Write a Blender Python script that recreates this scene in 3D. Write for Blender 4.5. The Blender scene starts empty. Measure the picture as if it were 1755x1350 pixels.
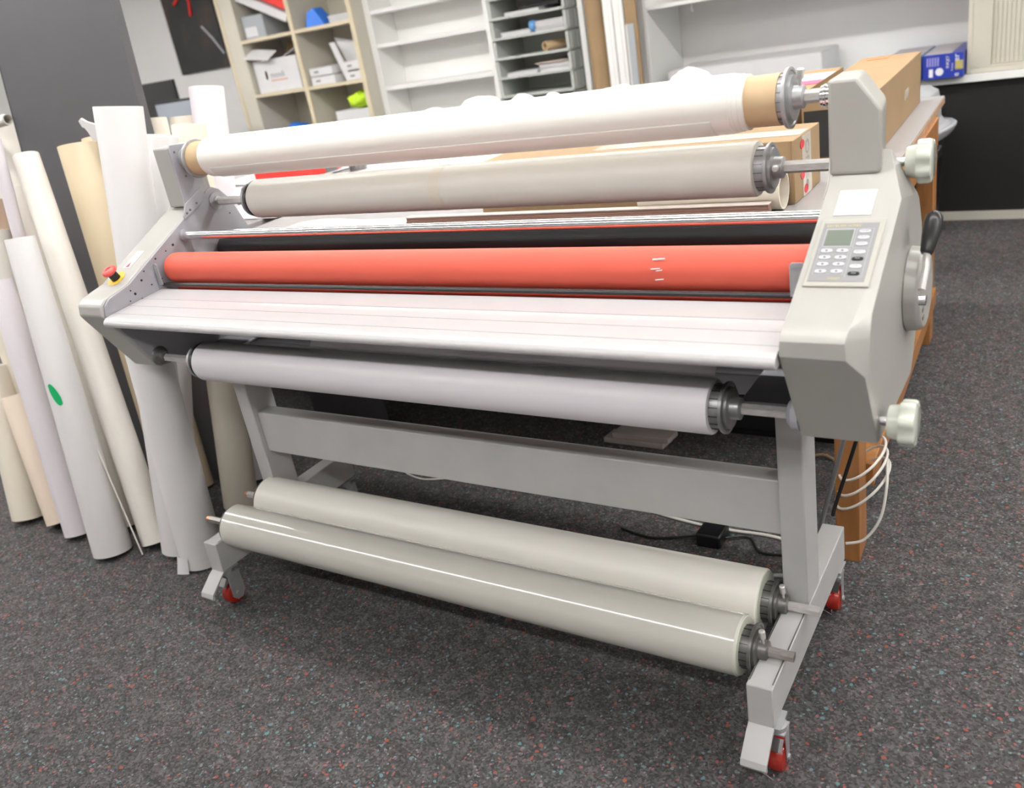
import bpy, bmesh, math, random
from mathutils import Vector, Matrix
random.seed(7)
S = bpy.context.scene
COL = S.collection
PI = math.pi

# ------------------------------------------------------------------ camera
cd = bpy.data.cameras.new('camera'); cam = bpy.data.objects.new('camera', cd); COL.objects.link(cam)
right = Vector((0.84069433, 0.51639853, -0.16298955))
up = Vector((-0.07883064, 0.41449369, 0.90663152))
fwd = Vector((-0.53574133, 0.74935141, -0.38917052))
M = Matrix((right, up, -fwd)).transposed().to_4x4()
M.translation = Vector((2.07066, -1.69989, 1.40850))
cam.matrix_world = M
cd.sensor_fit = 'HORIZONTAL'; cd.sensor_width = 36.0
cd.lens = 36.0 * 1496.83 / 1755.0
cd.clip_start = 0.05
cd.dof.use_dof = True; cd.dof.focus_distance = 1.95; cd.dof.aperture_fstop = 3.4
S.camera = cam

# ------------------------------------------------------------------ world, exposure
w = bpy.data.worlds.new('world'); S.world = w; w.use_nodes = True
w.node_tree.nodes['Background'].inputs[0].default_value = (0.98, 0.985, 1.0, 1)
w.node_tree.nodes['Background'].inputs[1].default_value = 0.5
S.view_settings.view_transform = 'Standard'; S.view_settings.look = 'None'
S.view_settings.gamma = 1.0; S.view_settings.use_curve_mapping = False
S.view_settings.exposure = 0.0

# ------------------------------------------------------------------ ceiling tube rows
def tube_light(x, y, power):
    ld = bpy.data.lights.new('ceiling_tube', 'AREA'); ld.shape = 'RECTANGLE'
    ld.size = 1.44; ld.size_y = 0.10; ld.energy = power; ld.color = (1.0, 0.985, 0.965)
    lo = bpy.data.objects.new('ceiling_tube', ld); COL.objects.link(lo); lo.location = (x, y, 2.6)
    lu = bpy.data.objects.new('ceiling_tube_glow', ld.copy()); COL.objects.link(lu); lu.location = (x, y, 2.61); lu.rotation_euler = (PI, 0, 0)
    lu.data.energy = power * 1.0
for k in range(-5, 3):
    tube_light(2.10 + 1.51 * k, -0.36, 11.0)
    tube_light(2.10 + 1.51 * k, -2.45, 13)
    tube_light(2.10 + 1.51 * k, 1.60, 20)

# ------------------------------------------------------------------ materials
def mat(name, col, rough=0.5, metal=0.0, spec=0.5, noise=0.0, nscale=30.0, bump=0.0, bscale=200.0, coat=0.0, aniso=None, emit=0.0):
    m = bpy.data.materials.new(name); m.use_nodes = True
    nt = m.node_tree; b = nt.nodes['Principled BSDF']
    b.inputs['Base Color'].default_value = (*col, 1); b.inputs['Roughness'].default_value = rough
    b.inputs['Metallic'].default_value = metal; b.inputs['Specular IOR Level'].default_value = spec
    b.inputs['Coat Weight'].default_value = coat; b.inputs['Coat Roughness'].default_value = 0.08
    tc = nt.nodes.new('ShaderNodeTexCoord')
    if noise > 0 or aniso:
        n = nt.nodes.new('ShaderNodeTexNoise'); n.inputs['Scale'].default_value = nscale; n.inputs['Detail'].default_value = 5
        src = tc.outputs['Object']
        if aniso:
            mp = nt.nodes.new('ShaderNodeMapping'); mp.inputs['Scale'].default_value = aniso
            nt.links.new(src, mp.inputs[0]); src = mp.outputs[0]
        nt.links.new(src, n.inputs['Vector'])
        r = nt.nodes.new('ShaderNodeValToRGB')
        r.color_ramp.elements[0].position = 0.3; r.color_ramp.elements[1].position = 0.7
        r.color_ramp.elements[0].color = (*[c * (1 - noise) for c in col], 1)
        r.color_ramp.elements[1].color = (*[min(1, c * (1 + noise)) for c in col], 1)
        nt.links.new(n.outputs['Fac'], r.inputs[0]); nt.links.new(r.outputs[0], b.inputs['Base Color'])
    if bump > 0:
        n2 = nt.nodes.new('ShaderNodeTexNoise'); n2.inputs['Scale'].default_value = bscale; n2.inputs['Detail'].default_value = 3
        nt.links.new(tc.outputs['Object'], n2.inputs['Vector'])
        bp = nt.nodes.new('ShaderNodeBump'); bp.inputs['Strength'].default_value = bump; bp.inputs['Distance'].default_value = 0.002
        nt.links.new(n2.outputs['Fac'], bp.inputs['Height']); nt.links.new(bp.outputs[0], b.inputs['Normal'])
    return m

def carpet_mat():
    m = bpy.data.materials.new('carpet'); m.use_nodes = True; nt = m.node_tree; N = nt.nodes; L = nt.links
    b = N['Principled BSDF']; b.inputs['Roughness'].default_value = 0.95; b.inputs['Specular IOR Level'].default_value = 0.15
    tc = N.new('ShaderNodeTexCoord')
    wn = N.new('ShaderNodeTexNoise'); wn.inputs['Scale'].default_value = 60; wn.inputs['Detail'].default_value = 3
    L.new(tc.outputs['Object'], wn.inputs['Vector'])
    mixv = N.new('ShaderNodeMix'); mixv.data_type = 'VECTOR'; mixv.inputs[0].default_value = 0.012
    L.new(tc.outputs['Object'], mixv.inputs[4]); L.new(wn.outputs['Color'], mixv.inputs[5])
    vec = mixv.outputs[1]
    v1 = N.new('ShaderNodeTexVoronoi'); v1.inputs['Scale'].default_value = 210; L.new(vec, v1.inputs['Vector'])
    r1 = N.new('ShaderNodeValToRGB'); e = r1.color_ramp.elements
    e[0].position = 0.0; e[0].color = (0.044, 0.043, 0.043, 1); e[1].position = 1.0; e[1].color = (0.122, 0.117, 0.117, 1)
    x = e.new(0.5); x.color = (0.072, 0.070, 0.070, 1)
    sep = N.new('ShaderNodeSeparateColor'); L.new(v1.outputs['Color'], sep.inputs[0]); L.new(sep.outputs[0], r1.inputs[0])
    # coarse blotches
    n0 = N.new('ShaderNodeTexNoise'); n0.inputs['Scale'].default_value = 26; n0.inputs['Detail'].default_value = 6; L.new(tc.outputs['Object'], n0.inputs['Vector'])
    r0 = N.new('ShaderNodeValToRGB'); r0.color_ramp.elements[0].position = 0.32; r0.color_ramp.elements[0].color = (0.78, 0.78, 0.79, 1)
    r0.color_ramp.elements[1].position = 0.68; r0.color_ramp.elements[1].color = (1.18, 1.16, 1.15, 1)
    L.new(n0.outputs['Fac'], r0.inputs[0])
    mul = N.new('ShaderNodeMix'); mul.data_type = 'RGBA'; mul.blend_type = 'MULTIPLY'; mul.inputs[0].default_value = 1
    L.new(r1.outputs[0], mul.inputs[6]); L.new(r0.outputs[0], mul.inputs[7])
    cur = mul.outputs[2]
    def flecks(cur, scale, thr, size, ramp):
        v = N.new('ShaderNodeTexVoronoi'); v.inputs['Scale'].default_value = scale; L.new(vec, v.inputs['Vector'])
        s = N.new('ShaderNodeSeparateColor'); L.new(v.outputs['Color'], s.inputs[0])
        g = N.new('ShaderNodeMath'); g.operation = 'GREATER_THAN'; g.inputs[1].default_value = thr; L.new(s.outputs[0], g.inputs[0])
        l = N.new('ShaderNodeMath'); l.operation = 'LESS_THAN'; l.inputs[1].default_value = size; L.new(v.outputs['Distance'], l.inputs[0])
        a = N.new('ShaderNodeMath'); a.operation = 'MULTIPLY'; L.new(g.outputs[0], a.inputs[0]); L.new(l.outputs[0], a.inputs[1])
        a2 = N.new('ShaderNodeMath'); a2.operation = 'MULTIPLY'; a2.inputs[1].default_value = 0.8; L.new(a.outputs[0], a2.inputs[0])
        r = N.new('ShaderNodeValToRGB'); r.color_ramp.interpolation = 'CONSTANT'
        el = r.color_ramp.elements
        el[0].position = 0; el[0].color = (*ramp[0], 1); el[1].position = 1 / len(ramp); el[1].color = (*ramp[1], 1)
        for i, c in enumerate(ramp[2:], 2):
            q = el.new(i / len(ramp)); q.color = (*c, 1)
        L.new(s.outputs[1], r.inputs[0])
        mx = N.new('ShaderNodeMix'); mx.data_type = 'RGBA'; L.new(a2.outputs[0], mx.inputs[0]); L.new(cur, mx.inputs[6]); L.new(r.outputs[0], mx.inputs[7])
        return mx.outputs[2]
    pal = [(0.34, 0.08, 0.05), (0.11, 0.25, 0.25), (0.28, 0.10, 0.07), (0.14, 0.22, 0.25), (0.30, 0.11, 0.13), (0.20, 0.20, 0.21)]
    cur = flecks(cur, 95, 0.90, 0.40, pal)
    cur = flecks(cur, 150, 0.90, 0.42, [(0.33, 0.10, 0.08), (0.15, 0.24, 0.25), (0.22, 0.21, 0.22), (0.28, 0.14, 0.17)])
    L.new(cur, b.inputs['Base Color'])
    bp = N.new('ShaderNodeBump'); bp.inputs['Strength'].default_value = 0.6; bp.inputs['Distance'].default_value = 0.004
    L.new(sep.outputs[1], bp.inputs['Height']); L.new(bp.outputs[0], b.inputs['Normal'])
    return m

MT = {
 'beige': mat('beige_enamel', (0.415, 0.408, 0.378), 0.32, noise=0.02, nscale=6, bump=0.05, bscale=500),
 'overlay': mat('cream_plastic', (0.415, 0.405, 0.36), 0.4),
 'steel': mat('grey_painted_steel', (0.35, 0.35, 0.375), 0.42, noise=0.04, nscale=14, bump=0.08, bscale=300),
 'frame': mat('grey_frame_paint', (0.45, 0.445, 0.44), 0.45, noise=0.05, nscale=9, bump=0.08, bscale=260),
 'red': mat('red_silicone', (0.66, 0.110, 0.072), 0.55, spec=0.3, noise=0.05, nscale=3, aniso=(1, 12, 12)),
 'darkred': mat('dark_red_silicone', (0.60, 0.085, 0.055), 0.5),
 'black': mat('black_plastic', (0.012, 0.012, 0.013), 0.3),
 'blackroll': mat('black_rubber', (0.035, 0.036, 0.04), 0.35),
 'dark': mat('dark_tray', (0.03, 0.03, 0.032), 0.6),
 'chrome': mat('chrome', (0.82, 0.82, 0.83), 0.12, metal=1, noise=0.02, nscale=40),
 'shaft': mat('brushed_steel', (0.78, 0.76, 0.74), 0.36, metal=0.7, noise=0.12, nscale=60, aniso=(1, 8, 8)),
 'alu': mat('cast_aluminium', (0.42, 0.42, 0.43), 0.42, metal=0.5, noise=0.1, nscale=40),
 'shaftdark': mat('tarnished_steel', (0.42, 0.385, 0.36), 0.35, metal=0.75, noise=0.15, nscale=60, aniso=(1, 8, 8)),
 'steelgrey': mat('worn_steel', (0.30, 0.30, 0.30), 0.36, metal=0.7, noise=0.15, nscale=50),
 'aludark': mat('dark_aluminium', (0.20, 0.195, 0.19), 0.4, metal=0.7, noise=0.15, nscale=50),
 'table': mat('white_glossy_table', (0.55, 0.54, 0.545), 0.30, coat=0.12, noise=0.02, nscale=12),
 'groove': mat('grey_groove', (0.16, 0.16, 0.165), 0.6),
 'film': mat('matt_cream_film', (0.86, 0.83, 0.76), 0.38, noise=0.012, nscale=2, aniso=(0.4, 14, 14)),
 'filmtop': mat('ivory_film', (0.86, 0.84, 0.78), 0.32, noise=0.01, nscale=2, aniso=(0.4, 14, 14), coat=0.12),
 'filmgloss': mat('glossy_cream_film', (0.60, 0.59, 0.53), 0.16, coat=0.9, noise=0.012, nscale=2, aniso=(0.4, 14, 14)),
 'filmedge': mat('film_edge', (0.62, 0.64, 0.53), 0.3, coat=0.3),
 'paperroll': mat('white_lilac_paper', (0.83, 0.79, 0.83), 0.4, noise=0.01, nscale=2, aniso=(0.4, 14, 14), coat=0.1),
 'kraftcore': mat('kraft_core', (0.56, 0.40, 0.235), 0.7, noise=0.05, nscale=20),
 'kraft': mat('kraft_cardboard', (0.31, 0.205, 0.108), 0.75, noise=0.06, nscale=5),
 'kraftdark': mat('brown_cardboard_inside', (0.30, 0.19, 0.11), 0.8),
 'white': mat('white_paper', (0.72, 0.715, 0.72), 0.5, noise=0.02, nscale=10),
 'offwhite': mat('white_melamine', (0.90, 0.90, 0.87), 0.45, noise=0.015, nscale=4),
 'wall': mat('wall_paint', (0.86, 0.85, 0.84), 0.8, noise=0.02, nscale=3, bump=0.05, bscale=120),
 'ceil': mat('ceiling_paint', (0.86, 0.86, 0.85), 0.9),
 'cubby': mat('beige_melamine', (0.62, 0.58, 0.49), 0.5, noise=0.03, nscale=5),
 'cubbyedge': mat('maple_edging', (0.68, 0.59, 0.42), 0.5, noise=0.03, nscale=8),
 'sorter': mat('grey_plastic_tray', (0.52, 0.54, 0.51), 0.5),
 'panel': mat('slate_grey_laminate', (0.080, 0.076, 0.082), 0.55, noise=0.04, nscale=6),
 'paneledge': mat('dark_panel_edge', (0.06, 0.058, 0.055), 0.6),
 'darkwall': mat('dark_brown_panel', (0.005, 0.004, 0.0035), 0.55, noise=0.15, nscale=20, aniso=(1, 1, 12)),
 'skirt': mat('pale_skirting', (0.45, 0.43, 0.37), 0.5),
 'wood': mat('varnished_beech', (0.36, 0.155, 0.05), 0.4, noise=0.18, nscale=8, aniso=(6, 6, 0.7)),
 'wooddark': mat('worn_wood_edge', (0.40, 0.25, 0.16), 0.6, noise=0.25, nscale=25),
 'laminate': mat('pale_grey_laminate', (0.36, 0.345, 0.34), 0.35, noise=0.04, nscale=18),
 'boards': mat('brown_board', (0.30, 0.165, 0.125), 0.5, noise=0.1, nscale=8, aniso=(1, 10, 40)),
 'boardtop': mat('pale_board_face', (0.60, 0.52, 0.47), 0.5),
 'tambour': mat('beige_tambour', (0.58, 0.55, 0.46), 0.5, noise=0.02, nscale=8),
 'blue': mat('blue_print', (0.025, 0.045, 0.33), 0.35, noise=0.12, nscale=20),
 'lightblue': mat('pale_blue_print', (0.10, 0.27, 0.55), 0.4, noise=0.1, nscale=25),
 'printgrey': mat('grey_print', (0.50, 0.47, 0.50), 0.5, noise=0.12, nscale=60),
 'lilac': mat('lilac_ink', (0.30, 0.28, 0.62), 0.5),
 'inkwhite': mat('white_ink', (0.80, 0.80, 0.82), 0.5),
 'inkgrey': mat('grey_ink', (0.25, 0.25, 0.27), 0.6),
 'inkpale': mat('pale_pencil', (0.55, 0.55, 0.60), 0.7),
 'inkblack': mat('black_ink', (0.02, 0.02, 0.02), 0.6),
 'inkred': mat('red_ink', (0.65, 0.05, 0.06), 0.5),
 'orange': mat('orange_ink', (0.75, 0.22, 0.08), 0.5),
 'pink': mat('pink_label', (0.85, 0.12, 0.22), 0.5),
 'tape': mat('brown_packing_tape', (0.42, 0.36, 0.14), 0.25),
 'cleartape': mat('clear_tape', (0.62, 0.56, 0.48), 0.2),
 'yellow': mat('yellow_disc', (0.75, 0.50, 0.04), 0.5),
 'yellowink': mat('pale_yellow_ink', (0.62, 0.52, 0.18), 0.5),
 'stop': mat('stop_red', (0.80, 0.10, 0.09), 0.35),
 'panelgrey': mat('grey_membrane', (0.27, 0.268, 0.275), 0.4),
 'membline': mat('pale_line', (0.46, 0.46, 0.49), 0.5),
 'lcd': mat('green_lcd', (0.175, 0.205, 0.17), 0.12),
 'lcdframe': mat('lcd_bezel', (0.20, 0.21, 0.19), 0.4),
 'button': mat('white_button', (0.60, 0.60, 0.64), 0.4),
 'knob': mat('ivory_bakelite', (0.66, 0.68, 0.60), 0.12, coat=0.4),
 'wheelred': mat('red_caster', (0.36, 0.02, 0.012), 0.25, coat=0.3),
 'green': mat('green_sticker', (0.0, 0.42, 0.13), 0.5),
 'creamroll': mat('cream_backing', (0.74, 0.68, 0.57), 0.5, noise=0.02, nscale=3),
 'peachroll': mat('peach_backing', (0.74, 0.62, 0.50), 0.5, noise=0.02, nscale=3),
 'greyroll': mat('grey_cream_backing', (0.74, 0.70, 0.64), 0.5, noise=0.02, nscale=3),
 'tanroll': mat('tan_backing', (0.64, 0.53, 0.36), 0.5, noise=0.03, nscale=3),
 'whiteroll': mat('white_vinyl', (0.70, 0.685, 0.68), 0.42, noise=0.01, nscale=3),
 'lilacroll': mat('lilac_vinyl', (0.72, 0.67, 0.71), 0.42, noise=0.01, nscale=3),
 'greyplastic': mat('grey_moulded_plastic', (0.33, 0.34, 0.36), 0.35, noise=0.04, nscale=8),
 'blueplastic': mat('bright_blue_plastic', (0.04, 0.20, 0.75), 0.4),
 'neon': mat('neon_yellow_cloth', (0.55, 0.80, 0.03), 0.7, bump=0.5, bscale=40),
 'redcard': mat('red_card', (0.80, 0.03, 0.02), 0.45),
 'filegrey': mat('grey_file_box', (0.38, 0.40, 0.42), 0.5),
 'cable': mat('white_cable', (0.62, 0.59, 0.54), 0.4),
 'cablegrey': mat('grey_cable', (0.20, 0.20, 0.205), 0.4),
 'screen': mat('grey_screen', (0.26, 0.28, 0.32), 0.2),
 'copper': mat('copper_tip', (0.75, 0.36, 0.2), 0.3, metal=0.8),
 'brownroll': mat('brown_tube', (0.36, 0.25, 0.18), 0.6),
 'stone': mat('pinkish_board_offcut', (0.42, 0.37, 0.35), 0.6),
 'carpet': carpet_mat(),
}

# ------------------------------------------------------------------ mesh builder
class B:
    def __init__(s): s.bm = bmesh.new()
    def box(s, x0, x1, y0, y1, z0, z1):
        vs = [s.bm.verts.new((x, y, z)) for x in (x0, x1) for y in (y0, y1) for z in (z0, z1)]
        for f in ((0, 1, 3, 2), (4, 6, 7, 5), (0, 4, 5, 1), (2, 3, 7, 6), (0, 2, 6, 4), (1, 5, 7, 3)):
            s.bm.faces.new([vs[i] for i in f])
        return s
    def obox(s, c, ex, ey, ez):           # oriented box: centre, half-axis vectors
        c, ex, ey, ez = map(Vector, (c, ex, ey, ez))
        vs = [s.bm.verts.new(c + ex * a + ey * b + ez * d) for a in (-1, 1) for b in (-1, 1) for d in (-1, 1)]
        for f in ((0, 1, 3, 2), (4, 6, 7, 5), (0, 4, 5, 1), (2, 3, 7, 6), (0, 2, 6, 4), (1, 5, 7, 3)):
            s.bm.faces.new([vs[i] for i in f])
        return s
    def loft(s, sections, cap=True):
        rows = [[s.bm.verts.new(p) for p in sec] for sec in sections]
        n = len(rows[0])
        for a, b in zip(rows, rows[1:]):
            for i in range(n):
                j = (i + 1) % n
                s.bm.faces.new((a[i], a[j], b[j], b[i]))
        if cap:
            s.bm.faces.new(rows[0][::-1]); s.bm.faces.new(rows[-1])
        return s
    def prismx(s, pts, x0, x1): return s.loft([[(x0, y, z) for y, z in pts], [(x1, y, z) for y, z in pts]])
    def prismy(s, pts, y0, y1): return s.loft([[(x, y0, z) for x, z in pts], [(x, y1, z) for x, z in pts]])
    def prismz(s, pts, z0, z1): return s.loft([[(x, y, z0) for x, y in pts], [(x, y, z1) for x, y in pts]])
    def plate(s, o, ex, ey, poly, h0, h1):
        o, ex, ey = Vector(o), Vector(ex), Vector(ey); n = ex.cross(ey).normalized()
        return s.loft([[o + ex * a + ey * b + n * h for a, b in poly] for h in (h0, h1)])
    def rev(s, p0, p1, prof, seg=48, cap=True):   # prof: [(t along p0->p1 in metres, r)]
        p0, p1 = Vector(p0), Vector(p1); d = (p1 - p0).normalized()
        u = d.orthogonal().normalized(); v = d.cross(u)
        secs = [[p0 + d * t + (u * math.cos(2 * PI * i / seg) + v * math.sin(2 * PI * i / seg)) * max(r, 1e-5) for i in range(seg)] for t, r in prof]
        return s.loft(secs, cap)
    def cyl(s, p0, p1, r0, r1=None, seg=32):
        L = (Vector(p1) - Vector(p0)).length
        return s.rev(p0, p1, [(0, r0), (L, r0 if r1 is None else r1)], seg)
    def cylx(s, x0, x1, y, z, r, seg=48): return s.cyl((x0, y, z), (x1, y, z), r, seg=seg)
    def pipe(s, p0, p1, ro, ri, seg=40):          # hollow tube
        L = (Vector(p1) - Vector(p0)).length
        p0, p1 = Vector(p0), Vector(p1); d = (p1 - p0).normalized(); u = d.orthogonal().normalized(); v = d.cross(u)
        secs = [[p0 + d * t + (u * math.cos(2 * PI * i / seg) + v * math.sin(2 * PI * i / seg)) * r for i in range(seg)] for t, r in ((0, ri), (0, ro), (L, ro), (L, ri), (0, ri))]
        return s.loft(secs, False)
    def tube(s, pts, r, seg=10, close=False):
        pts = [Vector(p) for p in pts]; n = len(pts); rows = []
        prev = None
        for i, p in enumerate(pts):
            a = pts[max(i - 1, 0)]; b = pts[min(i + 1, n - 1)]
            d = (b - a).normalized()
            u = (prev - d * prev.dot(d)) if prev else d.orthogonal()
            u.normalize(); prev = u; v = d.cross(u)
            rows.append([p + (u * math.cos(2 * PI * k / seg) + v * math.sin(2 * PI * k / seg)) * r for k in range(seg)])
        return s.loft(rows)
    def text(s, body, size, o, ex, ey, h=0.0004, align='CENTER', sx=1.0):
        cu = bpy.data.curves.new('t', 'FONT'); cu.body = body; cu.size = size; cu.align_x = align; cu.align_y = 'CENTER'; cu.resolution_u = 2
        ob = bpy.data.objects.new('t', cu); COL.objects.link(ob)
        me = bpy.data.meshes.new_from_object(ob)
        o, ex, ey = Vector(o), Vector(ex).normalized(), Vector(ey).normalized(); n = ex.cross(ey)
        base = {}
        for v in me.vertices: base[v.index] = s.bm.verts.new(o + ex * v.co.x * sx + ey * v.co.y + n * h)
        for p in me.polygons:
            try: s.bm.faces.new([base[i] for i in p.vertices])
            except ValueError: pass
        bpy.data.objects.remove(ob); bpy.data.curves.remove(cu); bpy.data.meshes.remove(me)
        return s

ORG = {}
def link(name, b, m, parent=None, loc=(0, 0, 0), bev=0.0, smooth=True, seg=2, ang=35):
    me = bpy.data.meshes.new(name)
    org = ORG[parent] if parent else Vector(loc)
    bmesh.ops.remove_doubles(b.bm, verts=b.bm.verts, dist=1e-6)
    bmesh.ops.recalc_face_normals(b.bm, faces=b.bm.faces)
    for v in b.bm.verts: v.co -= org
    b.bm.to_mesh(me); b.bm.free()
    me.materials.append(MT[m] if isinstance(m, str) else m)
    if smooth:
        for p in me.polygons: p.use_smooth = True
        me.set_sharp_from_angle(angle=math.radians(ang))
    o = bpy.data.objects.new(name, me); COL.objects.link(o)
    if parent: o.parent = parent
    else: o.location = org
    ORG[o] = org
    if bev > 0:
        md = o.modifiers.new('bevel', 'BEVEL'); md.width = bev; md.segments = seg; md.limit_method = 'ANGLE'; md.angle_limit = math.radians(28)
        md.harden_normals = False
    return o
def tag(o, label, cat, group=None):
    o['label'] = label; o['category'] = cat
    if group: o['group'] = group
    return o
def thing(name, label, cat, loc, group=None):
    o = bpy.data.objects.new(name, None); COL.objects.link(o); o.location = loc; o.empty_display_size = 0.05
    ORG[o] = Vector(loc); return tag(o, label, cat, group)
def single(name, b, m, label, cat, loc, group=None, **k):
    return tag(link(name, b, m, None, loc, **k), label, cat, group)
def struct(name, b, m, parent=None, **k):
    o = link(name, b, m, parent, **k)
    if not parent: o['kind'] = 'structure'
    return o

# ================================================================== SETTING
struct('floor', B().box(-7, 6, -5.5, 4.1, -0.05, 0), 'carpet')
struct('ceiling', B().box(-7, 6, -5.5, 4.15, 2.7, 2.75), 'ceil')
struct('wall_back', B().box(-7, 6, 4.1, 4.2, 0, 2.7), 'wall')
struct('wall_front', B().box(-7, 6, -5.6, -5.5, 0, 2.7), 'wall')
struct('wall_right', B().box(6, 6.1, -5.5, 4.2, 0, 2.7), 'wall')
struct('wall_left', B().box(-7.1, -7, -5.5, 4.2, 0, 2.7), 'wall')

# ---- wall counter with dark front panels
t = thing('counter', 'long white wall counter with dark brown front panels along the back wall', 'counter', (1.5, 3.6, 0))
link('worktop', B().box(-2.36, 5.0, 3.56, 4.09, 0.728, 0.765), 'offwhite', t, bev=0.002)
p = link('front_panel', B().box(-2.34, 5.0, 3.60, 3.64, 0.045, 0.728), 'darkwall', t)
link('plinth', B().box(-2.34, 5.0, 3.585, 3.66, 0.0, 0.045), 'skirt', t)

# ---- sliding door cupboard on the counter (right)
t = thing('tambour_cupboard', 'beige cupboard with ribbed roller door standing on the right end of the counter', 'cupboard', (2.2, 3.6, 0.765))
b = B().box(1.495, 1.515, 3.585, 4.07, 0.768, 1.95).box(3.0, 3.02, 3.585, 4.07, 0.768, 1.95).box(1.515, 3.0, 3.585, 4.07, 0.768, 0.79).box(1.515, 3.0, 3.585, 4.07, 1.93, 1.95)
b.box(1.515, 1.605, 3.590, 3.63, 0.80, 1.93).box(1.515, 3.0, 3.590, 3.63, 0.79, 0.80)
link('carcass', b, 'tambour', t, bev=0.002)
b = B().box(1.60, 3.0, 3.612, 3.625, 0.80, 1.93)
for k in range(70):
    x = 1.608 + k * 0.02
    b.box(x, x + 0.016, 3.608, 3.613, 0.802, 1.928)
link('roller_door', b, 'tambour', t, bev=0.001)

# ---- niche panel and wall shelf
t = thing('wall_shelf', 'white wall shelf with side panel above the counter', 'shelf', (0.3, 4.0, 0.765))
link('side_panel', B().box(-0.258, -0.236, 3.58, 4.095, 0.767, 2.1), 'offwhite', t, bev=0.001)
link('shelf_board', B().box(-0.234, 1.44, 3.58, 4.095, 1.322, 1.342), 'offwhite', t, bev=0.001)
link('bracket', B().tube([(0.0, 3.70, 1.322), (0.0, 3.70, 1.29), (0.0, 3.72, 1.275)], 0.006), 'shaft', t)

# ---- long white carton on the counter
t = thing('carton', 'long plain white carton lying on the counter below the wall shelf', 'box', (0.3, 3.8, 0.766))
link('body', B().box(-0.15, 0.765, 3.62, 4.04, 0.766, 0.955), 'white', t, bev=0.003)
link('lid_flap', B().box(-0.14, 0.755, 3.63, 4.03, 0.956, 0.960), 'white', t)

# ---- blue printed cartons
def bluebox(x0, x1, m, label, main):
    t = thing('printed_carton', label, 'box', ((x0 + x1) / 2, 3.75, 0.766))
    link('body', B().box(x0, x1, 3.50, 4.0, 0.766, 0.888), m, t, bev=0.003)
    link('top_print', B().box(x0 + 0.004, x1 - (0.055 if main else 0.004), 3.505, 3.995, 0.8882, 0.8892), 'printgrey', t)
    w = x1 - x0; o = Vector((x0, 3.4995, 0.766)); ex = Vector((1, 0, 0)); ez = Vector((0, 0, 1))
    b = B()
    if main:
        for i in range(5):
            b.plate(o, ex, ez, [(w * (.10 + i * .065), .065), (w * (.14 + i * .065), .065), (w * (.14 + i * .065), .108), (w * (.10 + i * .065), .108)], 0, 0.0005)
        link('small_print', b, 'lilac', t, smooth=False)
        b = B()
        b.plate(o, ex, ez, [(w * .16, .012), (w * .26, .012), (w * .26, .052), (w * .16, .052)], 0, 0.0006)
        b.rev(o + ex * w * .42 + ez * .036 - Vector((0, 0.0, 0)), o + ex * w * .42 + ez * .036 - Vector((0, .0006, 0)), [(0, .019), (.0006, .019)], 32)
        b.text('INKJET', 0.020, o + ex * w * .62 + ez * .080, ez, -ex, h=0.0008)
        b.text('Premier', 0.012, o + ex * w * .73 + ez * .055, ez, -ex, h=0.0008)
        b.text('e     er', 0.040, o + ex * w * .83 + ez * .060, ez, -ex, h=0.0008)
        link('white_print', b, 'inkwhite', t, smooth=False)
        link('tape_strip', B().plate(o, ex, ez, [(w * .80, .040), (w * .99, .040), (w * .99, .084), (w * .80, .084)], 0, 0.0012), 'tape', t, smooth=False)
    else:
        b.plate(o, ex, ez, [(w * .80, .030), (w * .95, .030), (w * .95, .055), (w * .80, .055)], 0, 0.0006)
        for i in range(6): b.plate(o, ex, ez, [(w * .78, .07 + i * .007), (w * .92, .07 + i * .007), (w * .92, .073 + i * .007), (w * .78, .073 + i * .007)], 0, 0.0006)
        link('white_print', b, 'inkwhite', t, smooth=False)
bluebox(1.300, 1.490, 'blue', 'dark blue printed carton with white round mark and brown tape', True)
bluebox(1.105, 1.292, 'lightblue', 'pale blue printed carton half hidden behind the long kraft box', False)

# ---- white shelf unit on the counter
t = thing('shelf_unit', 'white open shelf unit against the back wall between the beige cubbies and tall tubes', 'shelf', (-1.5, 3.8, 0.766))
for x0, x1 in ((-2.398, -2.345), (-1.385, -1.352), (-0.690, -0.655)):
    link('upright', B().box(x0, x1, 3.58, 4.06, 0.766, 2.2), 'offwhite', t, bev=0.001)
for z in (1.078, 1.372, 1.598, 1.86):
    link('shelf_board', B().box(-2.344, -1.386, 3.585, 3.841, z, z + 0.028), 'offwhite', t, bev=0.001)
link('back_board', B().box(-2.344, -1.386, 3.842, 3.852, 0.77, 2.2), 'offwhite', t)
# ---- tray sorter in the right bay
t = thing('paper_sorter', 'grey plastic paper sorter of stacked trays in the white shelf unit', 'tray', (-1.06, 3.75, 0.77))
for i, z in enumerate((0.80, 0.925, 1.045, 1.168, 1.292, 1.415, 1.535)):
    b = B().box(-1.345, -0.775, 3.57, 3.93, z, z + 0.012).box(-1.345, -1.325, 3.575, 3.93, z + 0.012, z + 0.118).box(-0.795, -0.775, 3.575, 3.93, z + 0.012, z + 0.118)
    b.box(-1.325, -0.795, 3.92, 3.93, z + 0.012, z + 0.118).box(-1.34, -1.18, 3.562, 3.57, z, z + 0.016).box(-1.15, -0.78, 3.562, 3.57, z, z + 0.016)
    b.box(-0.775, -0.768, 3.60, 3.64, z + 0.01, z + 0.11).box(-0.775, -0.768, 3.70, 3.74, z + 0.01, z + 0.11).box(-0.775, -0.768, 3.80, 3.84, z + 0.01, z + 0.11)
    link('tray', b, 'sorter', t, bev=0.001)
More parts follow.
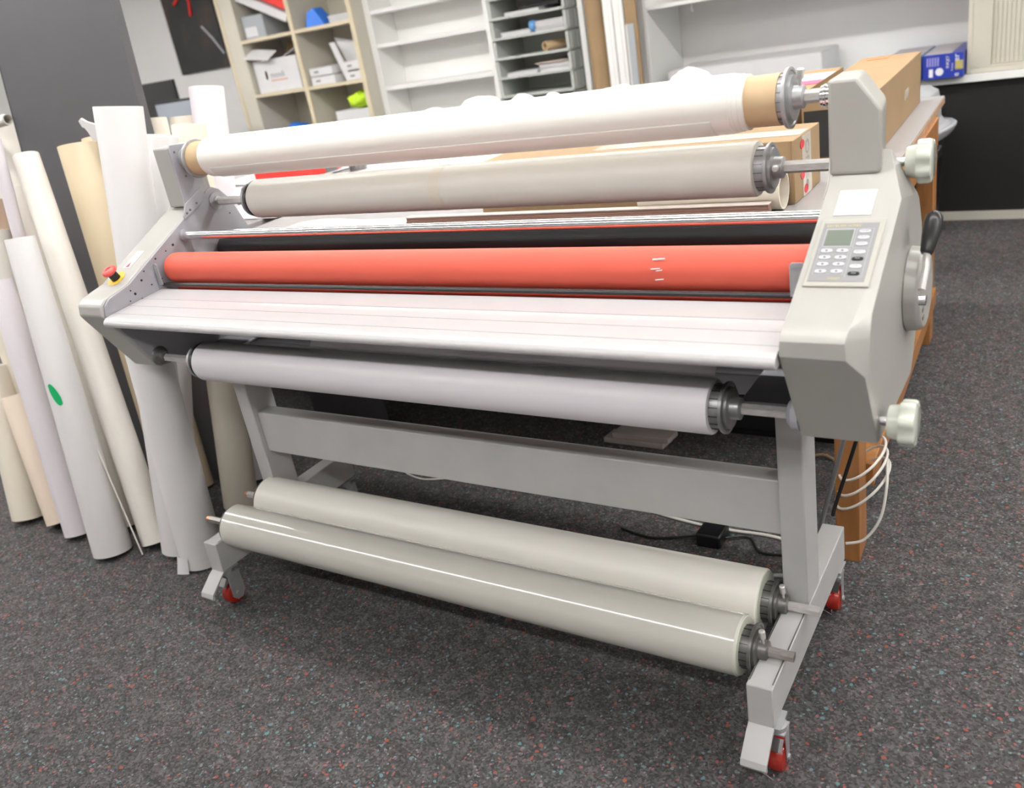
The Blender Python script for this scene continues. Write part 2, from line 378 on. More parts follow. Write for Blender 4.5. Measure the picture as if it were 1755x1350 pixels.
def stack(x0, x1, y0, y1, z, n, m, label, group=None, th=0.006):
    b = B()
    for i in range(n):
        j = random.uniform(-.006, .006); k = random.uniform(-.006, .006)
        b.box(x0 + j, x1 + j, y0 + k, y1 + k, z + i * th, z + i * th + th * .82)
    return single('paper_stack', b, m, label, 'paper', ((x0 + x1) / 2, (y0 + y1) / 2, z))
stack(-1.27, -1.05, 3.58, 3.88, 1.305, 5, 'white', 'small stack of white paper at the left of the second tray from the photo top')
stack(-1.02, -0.81, 3.60, 3.88, 1.305, 11, 'white', 'taller stack of white booklets at the right of the same sorter tray')
stack(-1.27, -1.04, 3.58, 3.88, 1.058, 4, 'white', 'low stack of lilac-white paper in the lower sorter tray, at its left')
stack(-1.03, -0.81, 3.60, 3.88, 1.058, 9, 'white', 'stack of white paper under an orange-edged card in the lower sorter tray')
stack(-1.24, -0.98, 3.60, 3.88, 1.428, 4, 'white', 'few loose papers in the upper visible sorter tray')
single('card', B().box(-1.05, -0.82, 3.585, 3.87, 1.113, 1.118), 'peachroll', 'orange-edged card lying on the paper stack in the lower sorter tray', 'paper', (-.93, 3.7, 1.113))
single('black_folder', B().box(-1.16, -0.86, 3.66, 3.9, 1.452, 1.475), 'black', 'black folder lying on papers in the upper sorter tray', 'folder', (-1.0, 3.78, 1.452), bev=0.004)
single('paper_core', B().pipe((-0.97, 3.60, 1.212), (-0.85, 3.85, 1.212), 0.030, 0.022), 'kraftcore', 'short rolled kraft tube lying in the middle sorter tray', 'tube', (-.91, 3.72, 1.18))
single('tape_dispenser', B().rev((-1.06, 3.62, 1.345), (-1.02, 3.62, 1.345), [(0, .034), (.02, .036), (.04, .034)]), 'lightblue', 'pale blue round thing between two paper stacks in the sorter tray', 'roll', (-1.04, 3.62, 1.305))

# ---- beige cubby unit
t = thing('cubby_shelf', 'beige cubby shelf with maple edging standing left of the white shelf unit', 'shelf', (-3.0, 3.7, 0))
link('post', B().box(-3.728, -3.585, 3.462, 4.05, 0, 2.35), 'cubby', t, bev=0.001)
link('side_panel', B().box(-2.408, -2.401, 3.47, 4.05, 0, 2.35), 'cubby', t)
link('edging', B().box(-3.765, -3.730, 3.46, 3.50, 0, 2.35).box(-2.44, -2.400, 3.455, 3.469, 0, 2.35).box(-3.028, -2.990, 3.455, 3.469, 0, 2.35), 'cubbyedge', t)
link('divider', B().box(-3.028, -2.992, 3.47, 4.05, 0, 2.35).box(-2.438, -2.409, 3.47, 4.05, 0, 2.35), 'cubby', t)
for z in (0.35, 0.765, 1.168, 1.572, 1.98):
    for x0, x1 in ((-3.584, -3.029), (-2.991, -2.439)):
        s_ = link('shelf_board', B().box(x0, x1, 3.47, 3.879, z, z + 0.022), 'cubby', t)
        link('edge_strip', B().box(x0, x1, 3.458, 3.470, z, z + 0.024), 'cubbyedge', s_)
link('back_board', B().box(-3.584, -2.439, 3.88, 3.89, 0, 2.35), 'cubby', t)

# cubby contents
def carton(name, x0, x1, y0, y1, z0, z1, m, label, rot=0, tilt=0):
    t = thing(name, label, 'box', ((x0 + x1) / 2, (y0 + y1) / 2, z0))
    link('body', B().box(x0, x1, y0, y1, z0, z1), m, t, bev=0.002)
    t.rotation_euler = (0, tilt, rot)
    return t
t = carton('file_box', -3.56, -3.33, 3.50, 3.85, 1.595, 1.76, 'filegrey', 'grey file box with white label in the top left cubby')
link('name_label', B().box(-3.54, -3.41, 3.494, 3.499, 1.61, 1.68), 'white', t)
t = thing('box_lid', 'white shallow box lid with red lining leaning tilted in the top left cubby', 'box', (-3.30, 3.55, 1.60))
link('tray', B().obox((-3.30, 3.60, 1.80), (0.24, 0, -0.11), (0, 0.12, 0), (0.013, 0, 0.028)), 'white', t, bev=0.002)
link('red_lining', B().obox((-3.265, 3.60, 1.872), (0.215, 0, -0.099), (0, 0.10, 0), (0.014, 0, 0.030)), 'redcard', t)
t = thing('carton', 'white open carton with orange flame logo in the middle left cubby', 'box', (-3.32, 3.66, 1.192))
link('body', B().box(-3.56, -3.085, 3.50, 3.86, 1.192, 1.432), 'white', t, bev=0.002)
link('flap', B().obox((-3.46, 3.50, 1.475), (0.13, 0, -0.02), (0, 0.06, 0.03), (0, 0, .0015)), 'white', t)
link('flap', B().obox((-3.16, 3.62, 1.47), (0.09, 0, 0.03), (0, 0.10, 0.01), (0, 0, .0015)), 'white', t)
link('flap', B().obox((-3.28, 3.74, 1.48), (0.11, 0, -0.01), (0, 0.03, 0.05), (0, 0, .0015)), 'kraft', t)
lg = link('logo', B().text('mondi', 0.062, (-3.32, 3.499, 1.315), (1, 0, 0), (0, 0, 1)), 'inkgrey', t, smooth=False)
b = B().loft([[(-3.44 + 0.012 * math.cos(a) * q, 3.4985, 1.32 + 0.035 * math.sin(a) * q) for a in [2 * PI * i / 16 for i in range(16)]] for q in (1, .98)], True)
b.box(-3.40, -3.22, 3.4975, 3.4985, 1.272, 1.278)
link('logo_flame', b, 'orange', t, smooth=False)
for i, (x0, x1, z, lab) in enumerate(((-2.97, -2.73, 1.192, 'left lower'), (-2.97, -2.74, 1.256, 'left upper'), (-2.62, -2.445, 1.192, 'right lower'), (-2.63, -2.445, 1.262, 'right upper'))):
    t = thing('flat_box', 'small flat white box in the middle right cubby, %s of four' % lab, 'box', ((x0 + x1) / 2, 3.6, z), 'flat white boxes in the cubby')
    link('body', B().box(x0, x1, 3.49, 3.75, z, z + 0.058), 'white', t, bev=0.002)
    link('printed_mark', B().box(x0 + .05, x0 + .09, 3.486, 3.4895, z + .022, z + .036), 'inkgrey', t)
t = thing('folded_board', 'white folded board standing upright between the small white boxes', 'board', (-2.68, 3.6, 1.192))
link('left_leaf', B().obox((-2.69, 3.55, 1.33), (0.028, 0, 0), (-0.004, 0.005, 0), (-0.045, 0, .138)), 'white', t)
link('right_leaf', B().obox((-2.66, 3.66, 1.37), (0.075, 0.02, -.02), (0.0, 0.004, 0), (-0.045, 0, .11)), 'white', t)
single('blue_block', B().loft([[(-2.90, 3.49, 1.597), (-2.71, 3.49, 1.597), (-2.71, 3.62, 1.597), (-2.90, 3.62, 1.597)], [(-2.87, 3.50, 1.70), (-2.80, 3.50, 1.72), (-2.80, 3.60, 1.72), (-2.87, 3.60, 1.70)]]), 'blueplastic', 'bright blue wedge-shaped plastic thing in the top right cubby', 'container', (-2.8, 3.55, 1.597), bev=0.006)
stack(-2.66, -2.45, 3.49, 3.75, 1.597, 8, 'white', 'stack of white papers beside the blue plastic thing in the top right cubby')
carton('flat_box', -2.80, -2.455, 3.49, 3.80, 0.79, 0.985, 'white', 'white box under the neon cloth in the lower right cubby')
def lump(name, c, r, m, label, cat, amp=.3, seed=1, sub=4, flat=None):
    b = B(); bmesh.ops.create_icosphere(b.bm, subdivisions=sub, radius=1)
    from mathutils import noise as nz
    for v in b.bm.verts:
        n = nz.noise(v.co * 1.6 + Vector((seed * 7.1, 0, seed))) * amp + nz.noise(v.co * 4.2 + Vector((0, seed * 3.3, 0))) * amp * .35
        v.co = Vector(c) + Vector((v.co.x * r[0], v.co.y * r[1], v.co.z * r[2])) * (1 + n)
        if flat is not None and v.co.z < flat: v.co.z = flat
    return single(name, b, m, label, cat, (c[0], c[1], flat if flat is not None else c[2]), ang=60)
lump('safety_vest', (-2.58, 3.60, 1.045), (0.125, 0.10, 0.060), 'neon', 'crumpled neon yellow cloth lying on a white box in the lower right cubby', 'cloth', .35, 3, flat=0.987)
lump('blue_bag', (-3.35, 3.60, 0.86), (0.12, 0.10, 0.075), 'blueplastic', 'blue bag lying in the lower left cubby', 'bag', .2, 5, flat=0.788)

# ---- tall tube and boards standing before the shelf unit
single('cardboard_tube', B().pipe((-0.505, 3.44, 0.0), (-0.505, 3.44, 1.95), 0.057, 0.050), 'kraft', 'tall thick brown cardboard tube standing in front of the shelf unit', 'tube', (-.505, 3.44, 0))
single('board_strip', B().box(-0.432, -0.375, 3.40, 3.43, 0, 2.0).box(-0.415, -0.395, 3.395, 3.40, 0, 2.0), 'offwhite', 'tall white strip right beside the brown cardboard tube', 'board', (-.4, 3.41, 0), bev=.002)
single('board_strip', B().box(-0.366, -0.305, 3.40, 3.43, 0, 2.0).box(-0.34, -0.325, 3.393, 3.40, 0, 2.0), 'offwhite', 'tall cream strip, second to the right of the brown tube', 'board', (-.34, 3.41, 0), bev=.002)
t = thing('timber_plank', 'tall brown plank with grey lower facing at the right end of the strips', 'board', (-.26, 3.42, 0))
link('plank', B().box(-0.297, -0.225, 3.41, 3.43, 0, 2.0), 'kraft', t)
link('grey_facing', B().box(-0.292, -0.245, 3.404, 3.409, 0, 1.27), 'filegrey', t)
link('pale_edge', B().box(-0.297, -0.288, 3.400, 3.404, 0, 1.27), 'filmtop', t)

# ---- poster on the wall
t = thing('poster', 'dark photographic poster with red strokes and white streak on the left wall part', 'poster', (-4.82, 4.09, 1.43))
pm = bpy.data.materials.new('poster_print'); pm.use_nodes = True; nt = pm.node_tree
tc = nt.nodes.new('ShaderNodeTexCoord'); nn = nt.nodes.new('ShaderNodeTexNoise'); nn.inputs['Scale'].default_value = 2.6; nn.inputs['Detail'].default_value = 6
rr = nt.nodes.new('ShaderNodeValToRGB'); e = rr.color_ramp.elements
e[0].position = .35; e[0].color = (.006, .006, .006, 1); e[1].position = .75; e[1].color = (.10, .045, .02, 1); q = e.new(.5); q.color = (.012, .014, .013, 1)
nt.links.new(tc.outputs['Object'], nn.inputs['Vector']); nt.links.new(nn.outputs['Fac'], rr.inputs[0]); nt.links.new(rr.outputs[0], nt.nodes['Principled BSDF'].inputs['Base Color'])
nt.nodes['Principled BSDF'].inputs['Roughness'].default_value = .3
MT['poster'] = pm
link('sheet', B().box(-5.150, -4.485, 4.078, 4.088, 1.432, 2.40), 'poster', t)
b = B().tube([(-4.98, 4.074, 2.02), (-4.86, 4.074, 2.09), (-4.77, 4.074, 2.03), (-4.80, 4.074, 1.90)], 0.014, 8).tube([(-4.86, 4.074, 2.09), (-4.84, 4.074, 2.35)], 0.02, 8)
link('red_strokes', b, 'redcard', t)
link('white_streak', B().tube([(-4.70, 4.074, 1.80), (-4.60, 4.074, 1.69), (-4.50, 4.074, 1.55)], 0.009, 8), 'inkpale', t)

# ---- side desk with two monitors (left background)
t = thing('desk', 'grey side desk carrying two monitors in the left background', 'desk', (-3.6, 2.9, 0))
link('desk_top', B().box(-4.5, -2.9, 2.5, 3.2, 0.70, 0.73), 'laminate', t, bev=.002)
for x, y in ((-4.4, 2.6), (-3.0, 2.6), (-4.4, 3.1), (-3.0, 3.1)):
    link('leg', B().box(x - .025, x + .025, y - .025, y + .025, 0, 0.70), 'frame', t)
def monitor(x0, x1, y, z0, z1, scr, label):
    t = thing('monitor', label, 'monitor', ((x0 + x1) / 2, y, 0.731))
    link('housing', B().box(x0, x1, y, y + 0.035, z0, z1), 'black', t, bev=.004)
    link('screen', B().box(x0 + .018, x1 - .018, y - .003, y - .0005, z0 + .02, z1 - .018), scr, t)
    xm = (x0 + x1) / 2
    link('stand', B().box(xm - .03, xm + .03, y + .036, y + .06, 0.745, z0 + .15).box(xm - .12, xm + .12, y - .05, y + .12, 0.731, 0.745), 'black', t, bev=.003)
monitor(-4.30, -3.85, 2.92, 1.06, 1.415, 'black', 'black monitor at the far left behind the slate grey board')
monitor(-3.87, -3.26, 2.72, 0.86, 1.275, 'screen', 'monitor with pale grey screen right of the black one')

# ================================================================== WORK TABLE
RT = math.radians(2.0)
TW = thing('work_table', 'wooden work table with pale laminate top standing behind the laminator', 'table', (1.655, 0.25, 0))
# local frame: x to the left is negative, y to the back
def tl(b, name, m, **k): return link(name, b, m, TW, **k)
def W(x, y, z): return (x + 1.655, y + 0.25, z)
def wbox(b, x0, x1, y0, y1, z0, z1): return b.box(x0 + 1.655, x1 + 1.655, y0 + .25, y1 + .25, z0, z1)
tl(wbox(B(), -2.06, 0, 0.0, 1.80, 0.881, 0.885), 'laminate_sheet', 'laminate')
tl(wbox(B(), -2.062, 0.002, -0.002, 1.802, 0.858, 0.8808), 'top_board', 'wooddark', bev=.001)
for x, y in ((-.045, .01), (-.045, 1.50), (-2.04, 1.50)):
    tl(wbox(B(), x - .012, x + .045, y, y + .10, 0, .857), 'leg', 'wood', bev=.002)
tl(wbox(B(), -.020, .018, .111, 1.499, .17, .235), 'stretcher', 'wood', bev=.002)
tl(wbox(B(), -.025, .012, .111, 1.499, .76, .857), 'apron', 'wood', bev=.002)
tl(wbox(B(), -1.99, -.06, .04, .075, .77, .857), 'apron', 'wood', bev=.002)
TW.rotation_euler = (0, 0, RT)
t = thing('side_table', 'pale laminate side table behind the left end of the laminator, covered with sheets', 'table', (-1.2, 1.2, 0))
link('table_top', B().box(-2.0, -0.50, 0.44, 2.0, 0.858, 0.885), 'laminate', t, bev=.002)
for x, y in ((-1.95, .50), (-.55, .70), (-1.95, 1.94), (-.55, 1.94)):
    link('leg', B().box(x - .02, x + .02, y - .02, y + .02, 0, .8575), 'frame', t)
Z0 = 0.8862
# ---- black cabinet-like block, added to make the space beneath the table dark
t = thing('dark_block', 'black cabinet-like block added to darken the space under the work table', 'cabinet', (0.0, 1.2, 0))
link('carcass', B().box(-1.45, 1.50, 0.875, 1.5, 0.0, 0.74), 'black', t, bev=.003)
for x0 in (-1.44, -.46, .52):
    d = link('door', B().box(x0, x0 + .96, 0.860, 0.874, 0.03, 0.72), 'black', t, bev=.002)
    link('handle', B().box(x0 + .85, x0 + .87, .850, .860, .45, .60), 'dark', d)

# ---- things on the table
t = thing('kraft_box', 'long kraft box lying on the right edge of the table, with orange tape', 'box', (1.43, 1.4, Z0))
link('body', B().box(1.345, 1.545, 0.95, 1.93, Z0, 1.063), 'kraft', t, bev=.002)
link('end_shade', B().box(1.352, 1.436, 0.9482, 0.9495, Z0 + .012, 1.030), 'inkblack', t)  # flat black plate paints the shade of an opening on the closed end
link('orange_tape', B().box(1.38, 1.45, 1.82, 1.87, 1.0632, 1.0645), 'orange', t)
link('hand_hole', B().box(1.5452, 1.5462, 1.52, 1.60, 0.955, 0.985), 'cleartape', t)
t.rotation_euler = (0, 0, RT)
t = thing('kraft_box', 'open kraft box with white and pink label, left of the long kraft box', 'box', (1.24, 1.3, Z0))
b = B().box(1.115, 1.320, 0.90, 1.72, Z0, Z0 + .004).box(1.115, 1.119, 0.90, 1.72, Z0, 1.061).box(1.316, 1.320, 0.90, 1.72, Z0, 1.061).box(1.115, 1.320, 1.716, 1.72, Z0, 1.061).box(1.115, 1.320, 0.90, 1.72, 1.058, 1.062)
link('body', b, 'kraft', t)
link('inside_shade', B().box(1.121, 1.314, 0.93, 0.935, Z0 + .006, 1.056), 'black', t)  # black sheet behind the opening stands in for the shade within
link('white_label', B().box(1.135, 1.318, 1.35, 1.60, 1.0622, 1.063), 'white', t)
link('pink_label', B().box(1.235, 1.318, 1.30, 1.40, 1.0632, 1.0640), 'pink', t)
t.rotation_euler = (0, 0, RT)

t = thing('kraft_box', 'long kraft carton with grey lettering and red ovals, nearest the laminator tower', 'box', (1.1, 0.52, Z0))
link('body', B().box(0.55, 1.474, 0.447, 0.69, Z0, 1.038), 'kraft', t, bev=.0015)
link('corner_seam', B().box(1.462, 1.468, 0.4455, 0.4468, Z0, 1.036), 'kraftdark', t)
link('tape_band', B().box(1.4742, 1.4750, 0.52, 0.60, Z0, 1.035).box(0.9, 1.47, 0.52, 0.60, 1.0384, 1.0389), 'cleartape', t)
link('paper_slip', B().box(1.40, 1.458, 0.4450, 0.4464, 0.925, 0.98), 'white', t)
link('handwritten_number', B().text('9', 0.042, (1.452, 0.4445, 0.962), (1, 0, 0), (0, 0, 1)), 'inkgrey', t, smooth=False)
o = Vector((1.4794, 0.49, 1.0))
link('lettering', B().text('Office', 0.050, (1.4752, 0.562, 0.962), (0, 0, -1), (0, 1, 0)), 'inkgrey', t, smooth=False)
for y, z in ((.520, 1.016), (.518, .942), (.545, .902)):
    b = B().loft([[(xx, y + .018 * math.cos(a), z + .011 * math.sin(a)) for a in [2 * PI * i / 20 for i in range(20)]] for xx in (1.4751, 1.4756)])
    link('red_oval', b, 'inkred', t, smooth=False)

single('cardboard_core', B().pipe((1.10, 0.395, 0.934), (1.462, 0.398, 0.934), 0.046, 0.040), 'creamroll', 'thick cream cardboard core lying before the lettered kraft carton', 'tube', (1.2, .37, Z0))
def slab_stack():
    t = thing('board_stack', 'stack of long brown boards on the table edge under the upper film roll', 'board', (0.9, 0.34, Z0))
    for i in range(3):
        link('board', B().box(0.345 + .003 * i, 1.445, 0.325 + .0005 * i, 0.350, Z0 + i * .0098, Z0 + .0090 + i * .0098), 'boards', t, bev=.0008)
    link('pale_board', B().box(0.35, 1.446, 0.324, 0.350, Z0 + .0298, Z0 + .0325), 'boardtop', t)
slab_stack()
# pale sheets covering the left part of the table
def sheet(x0, x1, y0, y1, z, m, label, rot=0.0, wav=.004, seed=1):
    from mathutils import noise as nz
    b = B(); n = 14; rows = []
    cx, cy = (x0 + x1) / 2, (y0 + y1) / 2
    for i in range(n + 1):
        r = []
        for j in range(n + 1):
            x = x0 + (x1 - x0) * i / n - cx; y = y0 + (y1 - y0) * j / n - cy
            r.append(b.bm.verts.new((cx + x * math.cos(rot) - y * math.sin(rot), cy + x * math.sin(rot) + y * math.cos(rot), z + max(0, nz.noise(Vector((x * 3, y * 3, seed)))) * wav)))
        rows.append(r)
    for i in range(n):
        for j in range(n): b.bm.faces.new((rows[i][j], rows[i + 1][j], rows[i + 1][j + 1], rows[i][j + 1]))
    o = single('paper_sheet', b, m, label, 'paper', (cx, cy, z), ang=180)
    sd = o.modifiers.new('thick', 'SOLIDIFY'); sd.thickness = .0008; sd.offset = 1
    return o
sheet(-1.55, -0.45, 0.50, 1.2, Z0 + .001, 'lilacroll', 'large pale sheet covering the left front of the table', .05, .012, 2)
sheet(-1.60, -0.9, 1.22, 1.95, Z0 + .002, 'white', 'white sheet at the far left end of the table', -.1, .015, 4)
sheet(-0.2, 0.33, 0.35, 0.44, Z0 + .002, 'creamroll', 'crumpled cream paper strip left of the brown boards', .04, .02, 9)
sheet(-0.8, 0.9, 1.25, 1.9, Z0 + .001, 'white', 'wide white sheet in the middle of the table', .03, .02, 6)
single('red_folder', B().obox((-1.17, 1.40, .915), (.20, .0, 0), (0, .10, 0), (0, 0, .022)), 'redcard', 'bright red flat folder stack at the left of the table', 'folder', (-1.2, 1.4, Z0), bev=.003)
single('tape_roll', B().rev((-0.99, 1.42, .8875), (-0.99, 1.42, .9375), [(0, .045), (.05, .045)]), 'aludark', 'dark tape roll just right of the red folder', 'roll', (-.99, 1.42, Z0), bev=.003)
single('tape_roll', B().rev((-0.80, 1.42, .8875), (-0.80, 1.42, .9325), [(0, .040), (.045, .040)]), 'aludark', 'dark tape roll further right of the red folder', 'roll', (-.80, 1.42, Z0), bev=.003)
single('knife_rule', B().obox((-.78, .71, .914), (.018, .072, 0), (.006, -.0015, 0), (0, 0, .003)), 'black', 'thin black ruler on the pale sheet seen past the left bracket', 'ruler', (-.78, .71, .9))
# bulky white bundles at the back of the table
for i, (c, r, lab) in enumerate((
    ((-0.54, 1.70, .985), (.19, .16, .10), 'pinkish white paper bundle, leftmost of those behind the top film roll'),
    ((-0.28, 1.72, .995), (.13, .15, .115), 'white folded bundle, second from left behind the top film roll'),
    ((-0.04, 1.70, .99), (.09, .13, .108), 'white rounded bundle below the tray sorter, behind the top film roll'),
    ((0.15, 1.70, 0.985), (.085, .12, .105), 'small white bundle below the big cardboard tube'),
    ((0.43, 1.70, 0.985), (.10, .12, .100), 'low white bundle below the planks, behind the top film roll'),
    ((0.74, 1.68, 1.00), (.14, .14, .115), 'lilac white bundle, rightmost of those behind the top film roll'))):
    lump('paper_bundle', c, r, 'lilacroll' if i in (0, 5) else 'white', lab, 'paper', .22, i + 11, flat=Z0 + .001)
lump('packing_sheet', (-0.95, 1.72, 0.97), (.10, .12, .09), 'white', 'small white packet behind the top roll left of the pinkish bundle', 'paper', .15, 31, flat=Z0 + .003)

# ---- grey moulded chair behind the table
t = thing('chair', 'grey moulded plastic chair standing beyond the work table by the dark panels', 'chair', (1.35, 2.5, 0))
prof = [(.05, .875), (.15, .870), (.185, .850), (.195, .80), (.198, .745), (.215, .722), (.238, .712), (.250, .722), (.262, .712), (.250, .690), (.235, .672), (.16, .640), (.05, .625)]
b = B()
secs = []
for k in range(9):
    y = 2.20 + .5 * k / 8; s_ = math.sin(PI * (k + .6) / 9.2) ** .35
    secs.append([(1.30 + (px + .03) * s_, y, .60 + (pz - .60) * (.6 + .4 * s_)) for px, pz in prof])
b.loft(secs)
link('seat_shell', b, 'greyplastic', t, bev=.004)
link('mechanism', B().box(1.33, 1.53, 2.38, 2.52, .575, .615), 'black', t, bev=.004)
for x, y in ((1.22, 2.28), (1.42, 2.28), (1.22, 2.62), (1.42, 2.62)):
    link('leg', B().cyl((x, y, 0), (x, y, .60), .012, seg=12), 'black', t)
t = thing('waste_bin', 'black waste bin standing on the carpet before the dark counter front', 'bin', (1.30, 3.35, 0))
link('bucket', B().rev((1.30, 3.33, 0), (1.30, 3.33, .62), [(0, .11), (.62, .135), (.62, .128), (.03, .105), (.03, .01)]), 'black', t)
link('rim', B().pipe((1.30, 3.33, .612), (1.30, 3.33, .63), .140, .129), 'black', t)

# ================================================================== LAMINATOR
LM = thing('laminator', 'large grey and beige wide-format roll laminator on a wheeled stand, filling the photo', 'laminator', (0.85, -0.18, 0))
PROF = [(-.09, .695), (-.388, .700), (-.476, .862), (-.489, .885), (-.485, .908), (-.470, .922), (-.452, .926), (-.414, .943), (-.09, 1.104), (-.030, 1.10), (.045, .97), (.045, .80)]
# ---- right control cabinet
S1 = [(-.09, .695), (-.388, .700), (-.478, .862), (-.490, .885), (-.486, .908), (-.472, .921), (-.455, .926), (-.204, 1.048), (-.087, 1.105), (-.062, 1.072), (.0, .98), (.02, .84)]
S2 = [(-.09, .695), (-.368, .700), (-.452, .850), (-.451, .880), (-.447, .903), (-.440, .921), (-.430, .9365), (-.204, 1.047), (-.048, 1.018), (-.030, 1.005), (.005, .95), (.015, .83)]
X1 = [1.8212, 1.8212, 1.8190, 1.797, 1.795, 1.796, 1.798, 1.8212, 1.785, 1.790, 1.80, 1.80]
R1 = list(S1); R1[2] = (-.466, .848); R1[3] = (-.488, .882)
b = B().loft([[(1.7015, y, z) for y, z in S1], [(x, y, z) for x, (y, z) in zip(X1, R1)], [(1.822, y, z) for y, z in S2]])
cab = link('control_cabinet', b, 'beige', LM, bev=.003, seg=3)
CE = Vector((1, 0, 0)); CV = Vector((0, 1, .487)).normalized()
def cp(x, y): # point on the sloped control face for a given y
    return Vector((x, y, .926 + (y + .455) * .487))
def rect(x0, x1, y0, y1): 
    o = cp(1.7, -.413); L = lambda y: (y + .413) / CV.y
    return o, [(x0 - 1.7, L(y0)), (x1 - 1.7, L(y0)), (x1 - 1.7, L(y1)), (x0 - 1.7, L(y1))]
def onface(b, x0, x1, y0, y1, h0, h1, skew=0.0):
    o, r = rect(x0, x1, y0, y1)
    r = [(r[0][0] - skew, r[0][1]), (r[1][0] - skew, r[1][1]), r[2], r[3]]
    return b.plate(o, CE, CV, r, h0, h1)
link('panel_frame', onface(B(), 1.7105, 1.8085, -.387, -.250, 0.0002, .003), 'overlay', cab, bev=.0015)
link('membrane', onface(B(), 1.7165, 1.8000, -.378, -.259, .003, .0036), 'panelgrey', cab)
PX = lambda s: 1.7165 + .0835 * s
PY = lambda q: -.259 - .119 * q
link('display_bezel', onface(B(), PX(.075), PX(.60), PY(.42), PY(.105), .0036, .0040), 'membline', cab)
link('display_surround', onface(B(), PX(.09), PX(.585), PY(.405), PY(.12), .0040, .0043), 'lcdframe', cab)
link('display', onface(B(), PX(.115), PX(.575), PY(.40), PY(.14), .0043, .0046), 'lcd', cab)
def frame(s0, s1, q0, q1):
    b = B(); e = .006; f = .004
    onface(b, PX(s0), PX(s1), PY(q0 + f), PY(q0), .0036, .0039); onface(b, PX(s0), PX(s1), PY(q1), PY(q1 - f), .0036, .0039)
    onface(b, PX(s0), PX(s0 + e), PY(q1), PY(q0), .0036, .0039); onface(b, PX(s1 - e), PX(s1), PY(q1), PY(q0), .0036, .0039)
    link('border_line', b, 'membline', cab, smooth=False)
frame(.635, .935, .105, .44); frame(.635, .935, .465, .93)
for q in (.49, .605, .72, .84): frame(.05, .60, q - .05, q + .05)
def pill(s, q, m, w=.105, hgt=.030, mark=None, txt=None):
    c = cp(PX(s), PY(q)); a = .0835 * w; h = .133 * hgt; pts = []
    for k in range(24):
        an = 2 * PI * k / 24; ca, sa = math.cos(an), math.sin(an)
        pts.append((a * math.copysign(abs(ca) ** .6, ca), h * math.copysign(abs(sa) ** .75, sa)))
    bt = link('button', B().plate(c, CE, CV, pts, .0036, .0048), m, cab, bev=.0004)
    bb = B(); n = CE.cross(CV)
    if mark: 
        d = mark; bb.plate(c, CE, CV, [(-.0027, d * -.0009), (.0027, d * -.0009), (0, d * .0019)], .0047, .0053)
    if txt: bb.text(txt, .0030, c + n * .0053, CE, CV, h=0, sx=1.0)
    link('button_mark', bb, 'inkblack' if m == 'button' else 'inkwhite', cab, smooth=False)
for q, tx in ((.155, 'STANDBY'), (.265, 'PRESET'), (.375, 'MEASURE'), (.515, 'REVERSE')): pill(.785, q, 'button', txt=tx)
pill(.785, .63, 'black', txt='STOP'); pill(.785, .755, 'button', txt='MODE'); pill(.785, .875, 'black', txt='RUN')
for q in (.49, .605, .72, .84):
    pill(.19, q, 'button', mark=-1); pill(.475, q, 'button', mark=1)
n = CE.cross(CV)
link('model_text', B().text('EXCELAM 1670RS', .0068, cp(PX(.37), PY(.052)) + n * .0039, CE, CV, h=0), 'yellowink', cab, smooth=False)
link('maker_text', B().text('OFFSET', .0055, cp(PX(.46), PY(.955)) + n * .0039, CE, CV, h=0), 'yellowink', cab, smooth=False)
# paper note
nt_ = link('paper_note', onface(B(), 1.7245, 1.7825, -.239, -.183, .0004, .0010), 'white', cab)
b = B()
random.seed(3)
for q in range(6):
    y = -.190 - q * .008; x = 1.729
    while x < 1.777:
        l = random.uniform(.002, .009)
        if random.random() < .6: onface(b, x, min(x + l, 1.779), y, y + .0006, .0011, .0013)
        x += l + .002
link('handwriting', b, 'inkpale', cab, smooth=False)
# lever hub
hub = link('lever_hub', B().rev((1.8221, -.12, .868), (1.850, -.12, .868), [(0, .074), (.020, .072), (.028, .066)]), 'beige', cab, bev=.002)
link('lever_rod', B().tube([(1.854, -.205, .895), (1.856, -.178, .925), (1.856, -.170, .958)], .006), 'shaft', cab)
link('lever_grip', B().rev((1.856, -.176, .948), (1.862, -.128, 1.004), [(0, .0085), (.004, .0105), (.03, .0135), (.055, .0150), (.066, .0135), (.073, .008), (.075, .001)], 24), 'black', cab)
link('pivot_bolt', B().cyl((1.8505, -.212, .880), (1.862, -.212, .880), .009), 'chrome', cab, bev=.001)
link('gauge_mark', B().box(1.8503, 1.8512, -.17, -.155, .842, .848).box(1.8503, 1.8512, -.165, -.152, .826, .833), 'aludark', cab)
# knobs
def knob(x, y, z, stem):
    b = B(); 
    kn = link('knob', B().rev((x, y, z), (x + .05, y, z), [(0, .026), (.017, .029), (.018, .030)]), 'knob', cab, bev=.002)
    secs = []
    for tt, sc in ((.018, .96), (.021, 1.0), (.036, 1.0), (.040, .95), (.042, .80)):
        row = []
        for i in range(84):
            a = 2 * PI * i / 84; c6 = math.cos(7 * a); r = (.0362 + .0022 * math.copysign(abs(c6) ** .7, c6)) * sc
            row.append((x + tt, y + r * math.cos(a), z + r * math.sin(a)))
        secs.append(row)
    link('knob_grip', B().loft(secs), 'knob', cab)
    link('knob_stem', B().cyl((x - stem, y, z), (x, y, z), .0075), 'chrome', cab)
knob(1.836, -.380, .737, .013)
knob(1.806, -.060, 1.076, .024)
